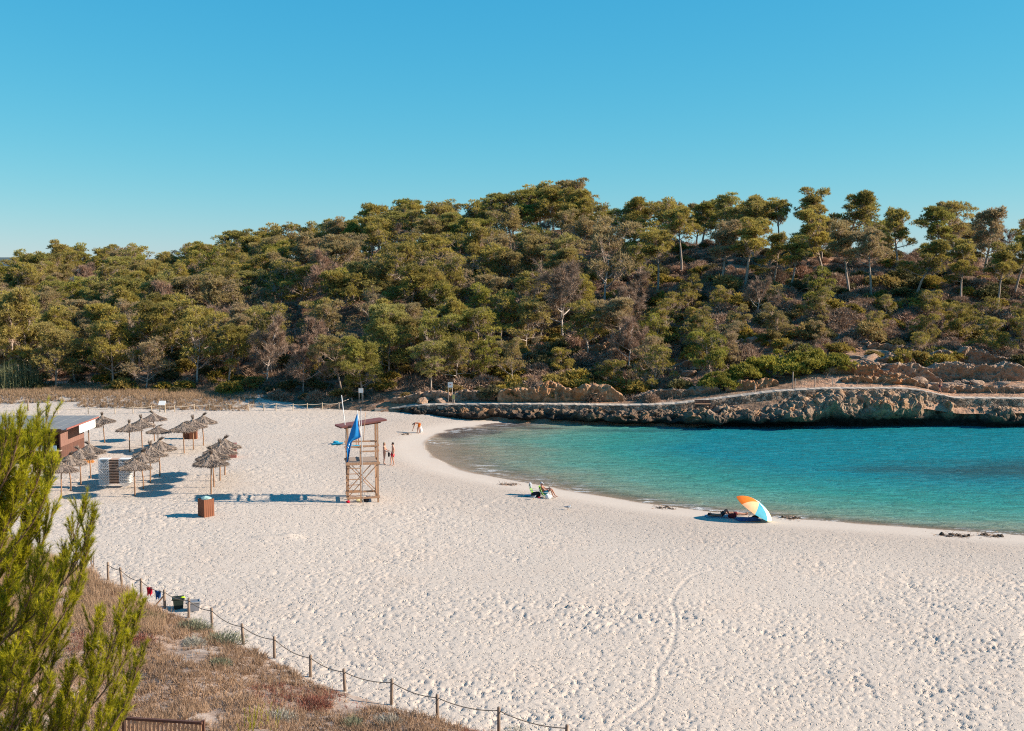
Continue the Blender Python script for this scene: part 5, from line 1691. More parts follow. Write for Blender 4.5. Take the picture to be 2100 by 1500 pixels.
# guard rails
for z in (3.42, 3.78):
    MB().box((0, D2 + 0.03, z), (2 * W2 + 0.25, 0.04, 0.1)).build('guard_rail', wood, t)
    MB().box((-W2 - 0.08, 0.02, z + 0.004), (0.04, 2 * D2 + 0.1, 0.1)).build('guard_rail', wood, t)
    MB().box((W2 + 0.08, 0.02, z + 0.004), (0.04, 2 * D2 + 0.1, 0.1)).build('guard_rail', wood, t)
    MB().box((0.42, -D2 - 0.08, z), (2 * W2 - 0.78, 0.04, 0.1)).build('guard_rail', wood, t)
# ladder in the left half of the front
MB().box((-0.16, -D2 - 0.02, 1.85), (0.09, 0.08, 4.0)).build('ladder_stile', wood, t)
for k in range(6):
    MB().box((-0.57, -D2 - 0.02, 0.45 + 0.37 * k), (0.74, 0.06, 0.05)).build('rung', wood, t)
    MB().box((-W2, -D2 - 0.064, 0.45 + 0.37 * k), (0.07, 0.02, 0.09)).build('rung_mark', M['bin_dark'], t)  # small dark block on the front-left post at each rung's height
# roof of boards, slanting up to the right
MW = Matrix.Translation(TC) @ Matrix.Rotation(TR, 4, 'Z')
MI = MW.inverted()
c0, c1, c2, c3 = [MI @ D(px, py, Y_) for px, py, Y_ in ((699, 877.5, TC.y - 1.25), (794, 861.5, TC.y - 0.75), (778, 858.0, TC.y + 1.3), (686, 872.5, TC.y + 0.8))]
for k in range(8):
    a0, b0 = c0.lerp(c3, (k + 0.5) / 8), c1.lerp(c2, (k + 0.5) / 8)
    MB().beam(a0, b0, (c3 - c0).length / 8 - 0.012, 0.11).build('roof_board', M['roof_red'], t)
for f in (0.22, 0.8):
    a0, b0 = c0.lerp(c3, f) + Vector((0, 0, -0.12)), c1.lerp(c2, f) + Vector((0, 0, -0.12))
    MB().beam(a0.lerp(b0, 0.1), a0.lerp(b0, 0.9), 0.07, 0.1).build('roof_bearer', M['bin_dark'], t)
# poles and flag beside the tower
def pole(name, label, a, b, r, mat):
    a, b = Vector(a), Vector(b)
    return tag(MB().tube([a, a.lerp(b, 0.5), b], [r, r * 0.95, r * 0.8], 8).build(name, mat, None, True), label, 'pole')
yf = TC.y - D2 - 0.35
g0 = onsand(745, 1038)
tall = D(740, 838, g0.y)
pole('flag_pole', 'tall thin grey metal pole standing in front of the lifeguard tower', g0 - Vector((0, 0, 0.4)), tall, 0.028, M['steel'])
pole('flag_pole', 'white leaning pole fixed to the left of the tower, reaching above the roof', D(716, 945, TC.y - 0.2), D(700.5, 811, TC.y - 0.4), 0.03, M['white_paint'])
pole('flag_pole', 'thin brown pole leaning right above the blue flag', D(745.5, 905, yf + 0.15), D(749.5, 846, yf + 0.1), 0.022, M['tower_wood'])
ft = thing('blue_flag', 'drooping blue flag with white marks on a white staff', 'flag', (0, 0, 0))
MB().tube([D(732.6, 842, yf), D(738, 875, yf), D(743, 918, yf + 0.05)], [0.022, 0.024, 0.026], 8).build('staff', M['white_paint'], ft, True)
le = [(731.6, 850), (724.7, 870), (720.3, 880), (716, 895), (711.7, 910), (710.1, 921), (712.0, 932), (711.2, 948)]
re_ = [(733.0, 850), (733.8, 867), (737.0, 884), (739.7, 897.5), (722.5, 905), (718.8, 920), (716.8, 932), (714.2, 948.5)]
def flag_pt(u, v):
    f = u * (len(le) - 1); i = min(int(f), len(le) - 2); f -= i
    ax = le[i][0] * (1 - f) + le[i + 1][0] * f; ay = le[i][1] * (1 - f) + le[i + 1][1] * f
    bx = re_[i][0] * (1 - f) + re_[i + 1][0] * f; by = re_[i][1] * (1 - f) + re_[i + 1][1] * f
    off = 0.09 * math.sin(v * 7 + u * 4) * (0.25 + u) - 0.05
    return D(ax * (1 - v) + bx * v, ay * (1 - v) + by * v, yf - 0.04 + off * (1 - 0.0 * v) * min(1, (1 - v) * 3 + u))
nu, nv_ = 32, 12
V = [flag_pt(i / (nu - 1), j / (nv_ - 1)) for i in range(nu) for j in range(nv_)]
F = [(i * nv_ + j, i * nv_ + j + 1, (i + 1) * nv_ + j + 1, (i + 1) * nv_ + j) for i in range(nu - 1) for j in range(nv_ - 1)]
MB().add(V, F).build('cloth', M['flag_blue'], ft, True)
for (u0, v0), (u1, v1) in (((0.645, 0.15), (0.745, 0.85)), ((0.60, 0.42), (0.70, 0.98)), ((0.575, 0.72), (0.62, 0.96))):
    b = MB()
    ps = []
    for k in range(8):
        f = k / 7
        ps.append((flag_pt(u0 + (u1 - u0) * f - 0.007, v0 + (v1 - v0) * f) + Vector((0, -0.012, 0)), flag_pt(u0 + (u1 - u0) * f + 0.007, v0 + (v1 - v0) * f) + Vector((0, -0.012, 0))))
    b.add([q for pr in ps for q in pr], [(2 * k, 2 * k + 1, 2 * k + 3, 2 * k + 2) for k in range(7)])
    b.build('white_mark', M['white_cloth'], ft, True)
# gear lying under the tower
p = onsand(714, 1032)
tag(link('float_buoy', boulder_mesh(41, M['red_cloth'], 2, (0.16, 0.11, 0.1)), None, (p.x, p.y, p.z + 0.09)), 'small red float on the sand at the foot of the tower', 'buoy')
p = onsand(737, 1029)
tag(link('gear_bag', boulder_mesh(43, M['cream_cloth'], 2, (0.3, 0.18, 0.12)), None, (p.x, p.y, p.z + 0.1)), 'pale yellow bag lying under the tower', 'bag')
p = onsand(751, 1029)
tag(link('gear_bag', boulder_mesh(44, M['dark_cloth'], 2, (0.24, 0.16, 0.13)), None, (p.x, p.y, p.z + 0.1)), 'dark bag lying under the tower beside the pale yellow one', 'bag')

# ================================================================== KIOSK
k0 = G(126, 951)
t = thing('beach_kiosk', 'brown wooden beach kiosk with a grey sheet roof behind the pine', 'kiosk', (k0.x, k0.y, -0.05))
KW, KD, KH = 8.2, 4.9, 2.85
def board(x0, x1, y, z0, z1, mat, nm, axis='x'):
    n_ = max(2, int(abs(x1 - x0) / 0.4))
    for k in range(n_):
        a = x0 + (x1 - x0) * (k + 0.5) / n_
        w = abs(x1 - x0) / n_ - 0.012
        c = (a, y, (z0 + z1) / 2) if axis == 'x' else (y, a, (z0 + z1) / 2)
        s = (w, 0.06, z1 - z0) if axis == 'x' else (0.06, w, z1 - z0)
        MB().box(c, s).build(nm, mat, t)
board(-KW, 0, 0, 0, 1.05, M['kiosk_dark'], 'wall_board')
board(0, KD, 0.0, 0, 1.35, M['kiosk_dark'], 'wall_board', 'y')
board(0, KD, -0.02, 1.36, KH, M['kiosk_wall'], 'wall_board', 'y')
MB().box((-KW / 2, 2.0, KH / 2), (KW - 0.2, 0.06, KH)).build('back_wall', M['kiosk_dark'], t)
MB().box((-KW, KD / 2, KH / 2), (0.06, KD, KH)).build('side_wall', M['kiosk_wall'], t)
MB().box((-KW / 2, KD, KH / 2), (KW, 0.06, KH)).build('rear_wall', M['kiosk_wall'], t)
MB().box((-KW / 2, -0.12, 1.1), (KW + 0.1, 0.5, 0.07)).build('counter', M['grey_wood'], t)
for x in (-KW, -KW * 0.66, -KW * 0.33, -0.05):
    MB().box((x, -0.01, KH / 2 + 0.5), (0.11, 0.11, KH - 1.05)).build('post', M['bin_dark'], t)
roofR = Matrix.Rotation(R(1.2), 3, 'X')
for k in range(20):
    MB().box((-KW - 0.6 + (k + 0.5) * 0.49, KD / 2 - 0.2, KH + 0.14 + (0.012 if k % 2 else 0)), (0.485, KD + 2.2, 0.05), roofR).build('roof_sheet', M['kiosk_roof'], t)
MB().box((-KW / 2, -1.28, KH + 0.02), (KW + 1.2, 0.06, 0.24)).build('fascia', M['kiosk_dark'], t)
MB().box((0.98, 2.2, KH + 0.13), (0.08, KD + 2.0, 0.12)).build('edge_trim', M['roof_red'], t)
MB().box((0.95, 3.2, KH - 0.28), (0.05, KD - 1.4, 0.66)).build('white_panel', M['white_paint'], t)
for k, (x, mt) in enumerate(((-0.55, 'poster_blue'), (-1.5, 'white_paint'), (-2.35, 'poster_blue'), (-3.4, 'poster_red'))):
    MB().box((x, -0.4, 0.92 + 0.42), (0.75, 0.02, 0.42)).build('poster', M[mt], t)
# orange slatted crates in front of the kiosk
p = onsand(170, 951)
t = thing('slatted_crate', 'row of low orange slatted crating between the kiosk row umbrellas', 'crate', (p.x, p.y, p.z), 0.35)
for k in range(11):
    MB().box((-0.75 + 0.15 * k, 0, 0.3), (0.11, 0.05, 0.6)).build('slat', M['orange_slat'], t)
for z in (0.12, 0.5): MB().box((0, 0.045, z), (1.75, 0.035, 0.09)).build('crossbar', M['orange_slat'], t)

# ================================================================== SIGNS, POSTS, BENCH ON THE FAR SIDE
def signboard(label, px, y0, y1, yb, Y, w, gap, mat, pmat, name='sign'):
    zt = D(px, y0, Y); zb_ = D(px, y1, Y); gb = D(px, yb, Y)
    t = thing(name, label, 'sign', (zt.x, Y, gb.z))
    hh = zt.z - zb_.z
    MB().box((0, 0, zb_.z - gb.z + hh / 2), (w, 0.04, hh)).build('panel', mat, t)
    MB().box((0, 0.02, zb_.z - gb.z + hh / 2), (w + 0.06, 0.03, hh + 0.06)).build('frame', M['grey_wood'], t)
    for s in (-1, 1):
        MB().tube([(s * gap, 0.05, -0.6), (s * gap, 0.05, zt.z - gb.z)], 0.045, 7).build('post', pmat, t, True)
    return t
signboard('white square sign on two tall posts behind the tower', 740, 797, 806, 836, 122.5, 0.48, 0.2, M['white_paint'], M['grey_wood'])
ts = signboard('white sign on two tall posts beside the shore path', 923.5, 784.5, 795, 828, 118.6, 0.5, 0.2, M['white_paint'], M['grey_wood'])
MB().box((0, -0.035, 2.02), (0.2, 0.02, 0.1)).build('red_emblem', M['poster_red'], ts)
signboard('small yellowish notice on a post just right of the shore sign', 930, 810, 819, 829, 118.0, 0.26, 0.06, M['yellow_sign'], M['grey_wood'])
p = onsand(332.5, 846)
t = thing('info_board', 'white slanted information board on two posts in front of the back dune', 'sign', tuple(p))
MB().box((0, 0.08, 0.98), (0.72, 0.55, 0.04), Matrix.Rotation(R(48), 3, 'X')).build('panel', M['white_paint'], t)
for s in (-1, 1): MB().box((s * 0.27, 0.1, 0.35), (0.11, 0.1, 1.1)).build('post', M['pale_post'], t)
p = D(58, 848, 121)
tag(MB().tube([(p.x, p.y, -0.2), (p.x, p.y, 1.25)], [0.08, 0.075], 9).build('wooden_post', M['post_wood'], None, True), 'single dark wooden post at the left end of the back dune', 'post')
t = thing('handrail', 'short wooden handrail rising from the sand behind the tower', 'handrail', (0, 0, 0))
a, b_ = onsand(695.6, 840), D(722, 829, 124)
for q in (a, b_): MB().tube([q - Vector((0, 0, 0.4)), q + Vector((0, 0, 0.72))], 0.045, 7).build('post', M['grey_wood'], t, True)
MB().tube([a + Vector((0, 0, 0.68)), b_ + Vector((0, 0, 0.68))], 0.035, 6).build('rail', M['grey_wood'], t, True)
pts_ = []
for px, py in ((1630, 797), (1671, 796.5), (1707, 796.5)):
    q = D(px, py, 114.2); pts_.append((q.x, 114.2, float(path_z(q.x)) + 0.03))
rope_fence('rope_fence', 'three posts with sagging ropes along the path above the cliff', pts_, 1.0, 0.05, M['grey_wood'], M['rope'], 0.05, 0.02, 0.025)
q = D(1630, 797, 114.0)
tag(MB().tube([(q.x - 0.15, 114.3, q.z - 0.3), (q.x - 0.15, 114.3, q.z + 1.65)], 0.045, 7).build('wooden_post', M['grey_wood'], None, True), 'tall thin post at the left end of the path ropes', 'post')
q = D(1548, 806, 114.0)
tag(MB().tube([(q.x, 114.0, float(path_z(q.x)) - 0.2), (q.x, 114.0, float(path_z(q.x)) + 0.75)], 0.045, 7).build('wooden_post', M['grey_wood'], None, True), 'short post beside the rising part of the path', 'post')
q = D(1441, 836, 112.2)
t = thing('bench', 'dark brown wooden bench on the ledge below the path wall', 'bench', (q.x, 112.2, q.z))
for k in range(3): MB().box((0, 0.2, 0.42 + 0.13 * k), (1.6, 0.035, 0.11)).build('back_slat', M['bin_dark'], t)
for k in range(3): MB().box((0, -0.2 + 0.14 * k, 0.36), (1.6, 0.12, 0.04)).build('seat_slat', M['tower_wood'], t)
for s in (-1, 1):
    MB().box((s * 0.68, -0.02, -0.1), (0.07, 0.42, 0.9)).build('leg', M['bin_dark'], t)

# ================================================================== SEAWEED AND SAND HEAPS
def heap(px, py, w, h, label, mat, seed, blades_n=160):
    p = onsand(px, py)
    g = np.random.default_rng(seed)
    t = thing('seaweed_heap', label, 'seaweed', tuple(p))
    for k in range(7):
        me = boulder_mesh(seed + k, mat, 2, (w * g.uniform(0.08, 0.2), g.uniform(0.1, 0.22), h * g.uniform(0.35, 1.0)))
        link('clump', me, t, (w * (k / 6 - 0.5) * 1.1 + g.normal() * 0.06, g.normal() * 0.25, 0.0), (0, 0, g.uniform(-0.4, 0.4)))
    n = blades_n
    bs = np.stack([g.normal(size=n) * w * 0.42, g.normal(size=n) * 0.4, np.abs(g.normal(size=n)) * 0.03], -1)
    tag(link('strands', blade_mesh('strands', [blades(bs, g.normal(size=(n, 3)) * np.array([1, 1, 0.35]) + np.array([0, 0, 0.2]), g.uniform(0.1, 0.35, n), 0.035, g)], [g.uniform(0, 1, n)], M['shrub_dry']), t), None, None, None, 'stuff')
heap(1962, 1100, 1.3, 0.2, 'larger dark heap of dry seaweed at the right waterline', M['seaweed'], 61)
heap(2032, 1099, 0.9, 0.16, 'smaller dark heap of dry seaweed nearest the right edge', M['seaweed'], 71)
heap(1622, 1064, 0.9, 0.12, 'thin dark seaweed scraps right of the parasol', M['seaweed'], 81, 90)
heap(1042, 995, 0.9, 0.1, 'small dark twiggy seaweed scraps left of the seated sunbather', M['seaweed'], 91, 90)
heap(1362, 1042, 0.9, 0.08, 'rust brown seaweed scraps between the seated and lying sunbathers', M['seaweed'], 101, 90)
heap(828, 891, 0.8, 0.08, 'dark scraps on the sand left of the bending person', M['seaweed'], 111, 70)

# ================================================================== PEOPLE
def skin_mesh(name, verts, edges, radii, mat, root=0, sub=1):
    me = bpy.data.meshes.new('tmp')
    me.from_pydata([tuple(v) for v in verts], edges, [])
    o = bpy.data.objects.new('tmp', me)
    COL.objects.link(o)
    o.modifiers.new('s', 'SKIN')
    sv = me.skin_vertices[0].data
    for i, r in enumerate(radii):
        sv[i].radius = (r, r) if isinstance(r, (int, float)) else r
        sv[i].use_root = (i == root)
    md = o.modifiers.new('u', 'SUBSURF'); md.levels = sub; md.render_levels = sub
    dg = bpy.context.evaluated_depsgraph_get()
    m2 = bpy.data.meshes.new_from_object(o.evaluated_get(dg))
    m2.name = name
    m2.materials.clear(); m2.materials.append(mat)
    m2.polygons.foreach_set('use_smooth', [True] * len(m2.polygons))
    bpy.data.objects.remove(o); bpy.data.meshes.remove(me)
    return m2

STAND = dict(pelvis=(0, 0, .95), belly=(0, .0, 1.1), chest=(0, .01, 1.3), neck=(0, .015, 1.49), head=(0, -.01, 1.58), crown=(0, -.015, 1.68),
             shR=(.17, .01, 1.42), elR=(.23, .04, 1.13), wrR=(.25, -.06, .90), shL=(-.17, .01, 1.42), elL=(-.23, .04, 1.13), wrL=(-.25, -.06, .90),
             hipR=(.09, 0, .91), knR=(.10, -.02, .5), anR=(.10, .03, .09), hipL=(-.09, 0, .91), knL=(-.10, -.02, .5), anL=(-.10, .03, .09))
def person(label, J, loc, rz, skin, hair, sc=1.0, foot_dir=None, hand_dir=None, female=False, clothes=(), hair_len=0.0, cap=None, face=(0, -1, 0)):
    J = {k: Vector(v) for k, v in {**STAND, **J}.items()}
    V, E, Rr = [], [], []
    ix = {}
    def add(n, p, r, par=None):
        ix[n] = len(V); V.append(Vector(p)); Rr.append(r)
        if par is not None: E.append((ix[par], ix[n]))
    k = 0.9 if female else 1.0
    add('pelvis', J['pelvis'], (.145, .115))
    add('belly', J['belly'], (.125 * k, .1), 'pelvis')
    add('chest', J['chest'], (.155 * k, .115), 'belly')
    add('neck', J['neck'], .055, 'chest')
    add('head', J['head'], (.078, .088), 'neck')
    add('crown', J['crown'], (.072, .08), 'head')
    F = Vector(face).normalized()
    add('nose', J['head'].lerp(J['crown'], 0.25) + F * 0.108, .012, 'head')
    for s in 'RL':
        add('sh' + s, J['sh' + s], .062 * k, 'chest')
        add('el' + s, J['el' + s], .043 * k, 'sh' + s)
        add('wr' + s, J['wr' + s], .029 * k, 'el' + s)
        d = (J['wr' + s] - J['el' + s]).normalized() if not hand_dir or s not in hand_dir else Vector(hand_dir[s]).normalized()
        pal = J['wr' + s] + d * 0.07
        add('pa' + s, pal, (.036, .018), 'wr' + s)
        side = d.cross(F); side = side.normalized() if side.length > 0.1 else d.orthogonal().normalized()
        for q, (o_, ln) in enumerate(((-.027, .07), (-.009, .085), (.009, .08), (.027, .062))):
            add(f'f{s}{q}a', pal + side * o_ + d * 0.04, .0095, 'pa' + s)
            add(f'f{s}{q}b', pal + side * o_ * 1.2 + d * (0.04 + ln * .6) + F * 0.012, .0085, f'f{s}{q}a')
            add(f'f{s}{q}c', pal + side * o_ * 1.2 + d * (0.035 + ln) + F * 0.03, .007, f'f{s}{q}b')
        add(f't{s}a', J['wr' + s].lerp(pal, 0.5) + side * -.045 + F * .015, .011, 'wr' + s)
        add(f't{s}b', pal + side * -.06 + F * .03 + d * .015, .009, f't{s}a')
        add('hip' + s, J['hip' + s], .095, 'pelvis')
        add('kn' + s, J['kn' + s], .058, 'hip' + s)
        add('cf' + s, J['kn' + s].lerp(J['an' + s], 0.3), .056, 'kn' + s)
        add('an' + s, J['an' + s], .036, 'cf' + s)
        fd = Vector(foot_dir[s] if foot_dir and s in foot_dir else (0.02 if s == 'R' else -.02, -1, -0.3)).normalized()
        add('to' + s, J['an' + s] + fd * 0.11 - Vector((0, 0, 0.02)), .032, 'an' + s)
        add('te' + s, J['an' + s] + fd * 0.18 - Vector((0, 0, 0.02)), .022, 'to' + s)
    t = thing('person', label, 'person', tuple(loc), rz, None, sc)
    link('body', skin_mesh('body', V, E, Rr, skin), t)
    # face
    up = (J['crown'] - J['head']).normalized()
    sd = F.cross(up).normalized()
    for s in (-1, 1):
        MB().ball(J['head'].lerp(J['crown'], 0.45) + F * 0.085 + sd * s * 0.032, (.012, .012, .008), 8, 5).build('eye', M['eye'], t, True)
        MB().ball(J['head'].lerp(J['crown'], 0.35) + sd * s * 0.084, (.012, .022, .03), 8, 5).build('ear', skin, t, True)
    MB().ball(J['head'] - up * 0.018 + F * 0.088, (.024, .01, .008), 8, 5).build('mouth', M['lips'], t, True)
    # hair: a cap over the back and top of the head
    c = J['head'].lerp(J['crown'], 0.55) - F * 0.02 + up * 0.012
    bm_ = MB(); rot = Matrix((sd, -F, up)).transposed()
    bm_.ball((0, 0, 0), (.094, .1, .1), 12, 8)
    vs_ = []
    for v in bm_.v:
        x, y, z = v
        if y < -0.02 and z < 0.035: y, z = y * 0.6, max(z, -0.02) * 0.5 + 0.02   # leave the face free
        if y > 0.0 and z < 0: z = z * (1 + hair_len * 9)
        vs_.append(rot @ Vector((x, y, z)) + c)
    bm_.v = [tuple(v) for v in vs_]
    if cap:
        bm_.build('cap', cap, t, True)
        MB().box(c + F * 0.12 + up * 0.02, (0.13, 0.11, 0.015), rot).build('cap_peak', cap, t)
    else:
        bm_.build('hair', hair, t, True)
    for cl in clothes:
        nm, mat, kind = cl
        if kind == 'shorts':
            v = [J['pelvis'] + (J['belly'] - J['pelvis']) * 0.3, J['pelvis'], J['hipR'], J['hipR'].lerp(J['knR'], 0.65), J['hipL'], J['hipL'].lerp(J['knL'], 0.65)]
            link(nm, skin_mesh(nm, v, [(0, 1), (1, 2), (2, 3), (1, 4), (4, 5)], [(.155, .13), (.165, .135), .118, .108, .118, .108], mat), t)
        elif kind == 'briefs':
            v = [J['pelvis'] + (J['belly'] - J['pelvis']) * 0.15, J['pelvis'], J['hipR'].lerp(J['knR'], 0.1), J['hipL'].lerp(J['knL'], 0.1)]
            link(nm, skin_mesh(nm, v, [(0, 1), (1, 2), (1, 3)], [(.152, .122), (.158, .126), .108, .108], mat), t)
        elif kind == 'top':
            v = [J['chest'].lerp(J['belly'], 0.35), J['chest'].lerp(J['neck'], 0.1)]
            link(nm, skin_mesh(nm, v, [(0, 1)], [(.15, .122), (.155, .125)], mat), t)
        elif kind == 'shirt':
            v = [J['pelvis'].lerp(J['belly'], 0.2), J['belly'], J['chest'], J['shR'], J['shR'].lerp(J['elR'], 0.6), J['shL'], J['shL'].lerp(J['elL'], 0.6)]
            link(nm, skin_mesh(nm, v, [(0, 1), (1, 2), (2, 3), (3, 4), (2, 5), (5, 6)], [(.16, .13), (.145, .12), (.17, .13), .075, .066, .075, .066], mat), t)
    return t

# standing pair right of the tower
p = onsand(788.5, 953)
w1_ = person('standing woman in a dark swimsuit facing the person in red shorts, holding a dark bag', dict(elR=(.24, -.06, 1.14), wrR=(.2, -.26, 1.08), elL=(-.24, -.05, 1.14), wrL=(-.18, -.26, 1.06), anR=(.1, .1, .09), knR=(.1, .03, .5)), p, R(75), M['skin'], M['hair_fair'], 1.02, None, None, True,
       (('swim_top', M['dark_cloth'], 'top'), ('swim_briefs', M['dark_cloth'], 'briefs')), 0.12)
q = p + Vector((0.36, -0.02, 0.93))
t = thing('beach_bag', 'dark bag held by the standing woman', 'bag', tuple(q))
MB().box((0, 0, -0.14), (0.12, 0.3, 0.28), None, 1.15).build('body', M['dark_cloth'], t)
MB().tube([(0, -0.12, 0), (0, -0.07, 0.13), (0, 0.07, 0.13), (0, 0.12, 0)], 0.012, 5).build('handle', M['dark_cloth'], t, True)
p = onsand(806, 955)
person('standing person in red swim shorts with dark hair right of the tower', dict(elR=(.21, .05, 1.13), wrR=(.2, -.02, .88), anL=(-.09, -.12, .09), knL=(-.1, -.12, .52), anR=(.1, .06, .09)), p, R(-70), M['skin'], M['hair_dark'], 1.06, clothes=(('red_shorts', M['red_cloth'], 'shorts'),))
# person behind the tower, half hidden by the flag
p = onsand(733, 913)
person('person standing on the sand behind the blue flag, only legs showing', dict(), p, R(20), M['skin_tan'], M['hair_dark'], 0.98, clothes=(('shorts', M['blue_cloth'], 'shorts'),))
# bending person
p = onsand(857, 889)
person('person in orange swimwear bending down to the sand near the far waterline', dict(pelvis=(0, .18, .93), belly=(0, .05, 1.0), chest=(0, -.18, 1.02), neck=(0, -.36, .97), head=(0, -.44, .92), crown=(0, -.52, .86),
       shR=(.17, -.28, .98), elR=(.19, -.4, .68), wrR=(.16, -.5, .42), shL=(-.17, -.28, .98), elL=(-.2, -.36, .68), wrL=(-.17, -.44, .42), hipR=(.09, .17, .9), knR=(.1, .1, .48), anR=(.12, .16, .09), hipL=(-.09, .17, .9), knL=(-.1, .0, .48), anL=(-.12, -.02, .09)),
       p, R(-80), M['skin_tan'], M['hair_fair'], 0.98, None, None, False, (('orange_briefs', M['orange_cloth'], 'shorts'),), 0.02, None, (0, -.62, -.78))
p2 = onsand(863.5, 889)
tag(link('white_towel', boulder_mesh(77, M['white_cloth'], 2, (0.16, 0.12, 0.34)), None, (p2.x, p2.y + 0.2, p2.z + 0.28)), 'white bundled towel beside the bending person', 'towel')
# walker on the right path
q = D(1927, 808, 113.3)
person('person in dark red swimwear walking on the steps of the right path', dict(knR=(.1, -.16, .52), anR=(.1, -.22, .1), knL=(-.1, .04, .5), anL=(-.1, .26, .12), elR=(.23, .14, 1.15), wrR=(.24, .1, .92), elL=(-.23, -.08, 1.15), wrL=(-.22, -.26, 1.0)),
       (q.x, 113.3, float(path_z(q.x)) + 0.02), R(-80), M['skin_tan'], M['hair_dark'], 0.98, clothes=(('maroon_shorts', M['maroon_cloth'], 'shorts'), ('maroon_top', M['maroon_cloth'], 'top')))

# turquoise towels laid out behind the tower
def towel(px0, px1, py, w, mat, label, seed):
    a, b = onsand(px0, py), onsand(px1, py)
    c = (a + b) / 2
    L_ = (b - a).length
    n_ = 14
    V, F = [], []
    for i in range(n_):
        for j in range(7):
            x, y = (i / (n_ - 1) - 0.5) * L_, (j / 6 - 0.5) * w
            V.append((x, y, 0.035 + 0.03 * float(vn2(np.array([x * 2.1 + seed]), np.array([y * 2.1]), seed)[0])))
    for i in range(n_ - 1):
        for j in range(6):
            F.append((i * 7 + j, i * 7 + j + 7, i * 7 + j + 8, i * 7 + j + 1))
    return tag(MB().add(V, F).build('beach_towel', mat, None, True, (c.x, c.y, c.z + 0.03), (0, 0, 0.03 * seed)), label, 'towel')
towel(683, 704, 911, 1.2, M['turquoise_cloth'], 'turquoise beach towel left of the tower', 1)
towel(719, 742, 917, 1.0, M['turquoise_cloth'], 'turquoise beach towel seen through the tower legs below the flag', 2)
p = onsand(689, 910)
tag(link('beach_bag', boulder_mesh(88, M['turquoise_cloth'], 2, (0.32, 0.2, 0.16)), None, (p.x, p.y, p.z + 0.12)), 'crumpled turquoise bag on the left towel', 'bag')

# seated sunbather and two green chairs near the waterline
def beach_chair(px, py, rz, label, cloth):
    p = onsand(px, py)
    t = thing('beach_chair', label, 'chair', tuple(p), rz)
    # faces -Y
    def sheet(a, b, w, mat, nm, sag=0.04):
        V, F = [], []
        a, b = Vector(a), Vector(b)
        nrm = (b - a).cross(Vector((1, 0, 0))).normalized()
        for s_ in (0.0, 0.012):
            for i in range(6):
                for j in range(5):
                    q = a.lerp(b, i / 5) + Vector(((j / 4 - 0.5) * w, 0, 0)) + nrm * (sag * math.sin(math.pi * i / 5) + s_)
                    V.append(q)
        for i in range(5):
            for j in range(4):
                F.append((i * 5 + j, i * 5 + j + 1, i * 5 + j + 6, i * 5 + j + 5))
                F.append((30 + i * 5 + j, 30 + i * 5 + j + 5, 30 + i * 5 + j + 6, 30 + i * 5 + j + 1))
        MB().add(V, F).build(nm, mat, t, True)
    sheet((0, -.25, .24), (0, .22, .16), .54, cloth, 'seat')
    sheet((0, .24, .18), (0, .5, .8), .54, cloth, 'backrest')
    for s in (-1, 1):
        x = s * .29
        MB().tube([(x, -.28, .25), (x, .24, .15), (x, .52, .83)], .015, 6).build('side_frame', M['white_paint'], t, True)
        MB().tube([(x, -.24, -.02), (x, -.2, .4), (x, .34, .42)], .015, 6).build('armrest', M['white_paint'], t, True)
        MB().tube([(x, .3, -.02), (x, .1, .2)], .015, 6).build('leg', M['white_paint'], t, True)
    return t, p
t_, p = beach_chair(1120, 1021, R(78), 'green low beach chair occupied by the person in a grey cap', M['green_cloth'])
person('person in a grey cap reclining on the green beach chair with knees raised', dict(pelvis=(0, .12, .32), belly=(0, .2, .46), chest=(0, .3, .64), neck=(0, .36, .82), head=(0, .33, .92), crown=(0, .3, 1.02),
       shR=(.17, .3, .76), elR=(.25, .06, .56), wrR=(.14, -.14, .62), shL=(-.17, .3, .76), elL=(-.25, .06, .56), wrL=(-.14, -.14, .62), hipR=(.09, .08, .32), knR=(.13, -.36, .6), anR=(.12, -.62, .14), hipL=(-.09, .08, .32), knL=(-.12, -.34, .62), anL=(-.12, -.52, .14)),
       p, R(78), M['skin_tan'], M['hair_dark'], 1.0, None, None, False, (('teal_shorts', M['teal_cloth'], 'shorts'),), 0, M['grey_cloth'], (0, -.9, -.35))
fwd = Vector((math.sin(R(78)), -math.cos(R(78)), 0))
q = p + fwd * 0.24 + Vector((0, 0, 0.66))
tag(MB().box((0, 0, 0), (0.22, 0.03, 0.17), Matrix.Rotation(R(78), 3, 'Z') @ Matrix.Rotation(R(-35), 3, 'X')).build('book', M['dark_cloth'], None, False, tuple(q)), 'dark open book held by the person in the grey cap', 'book')
beach_chair(1100, 1017, R(80), 'second green low beach chair, empty, behind the occupied one', M['green_cloth'])
p = onsand(1096, 1017)
tag(link('grey_garment', boulder_mesh(66, M['grey_cloth'], 2, (0.14, 0.16, 0.22)), None, (p.x - 0.28, p.y + 0.05, p.z + 0.72)), 'grey garment hanging over the back of the empty green chair', 'garment')
p = onsand(1098, 1019.5)
tag(link('beach_bag', boulder_mesh(67, M['dark_cloth'], 2, (0.42, 0.22, 0.22)), None, (p.x, p.y, p.z + 0.18)), 'black bag on the sand in front of the empty green chair', 'bag')
p = onsand(1085, 1019)
tag(link('rolled_towel', MB().tube([(-.3, 0, 0), (-.28, 0, 0), (.28, 0.03, 0), (.3, .03, 0)], [.05, .085, .085, .05], 10).mesh('rolled_towel', M['turquoise_cloth'], True), None, (p.x, p.y, p.z + 0.08)), 'rolled blue towel left of the black bag', 'towel')
p = onsand(1121, 1023)
tag(link('white_towel', boulder_mesh(68, M['white_cloth'], 2, (0.26, 0.14, 0.2)), None, (p.x + 0.1, p.y - 0.1, p.z + 0.15)), 'white towel bundled beside the occupied green chair', 'towel')
p = onsand(1106, 1020)
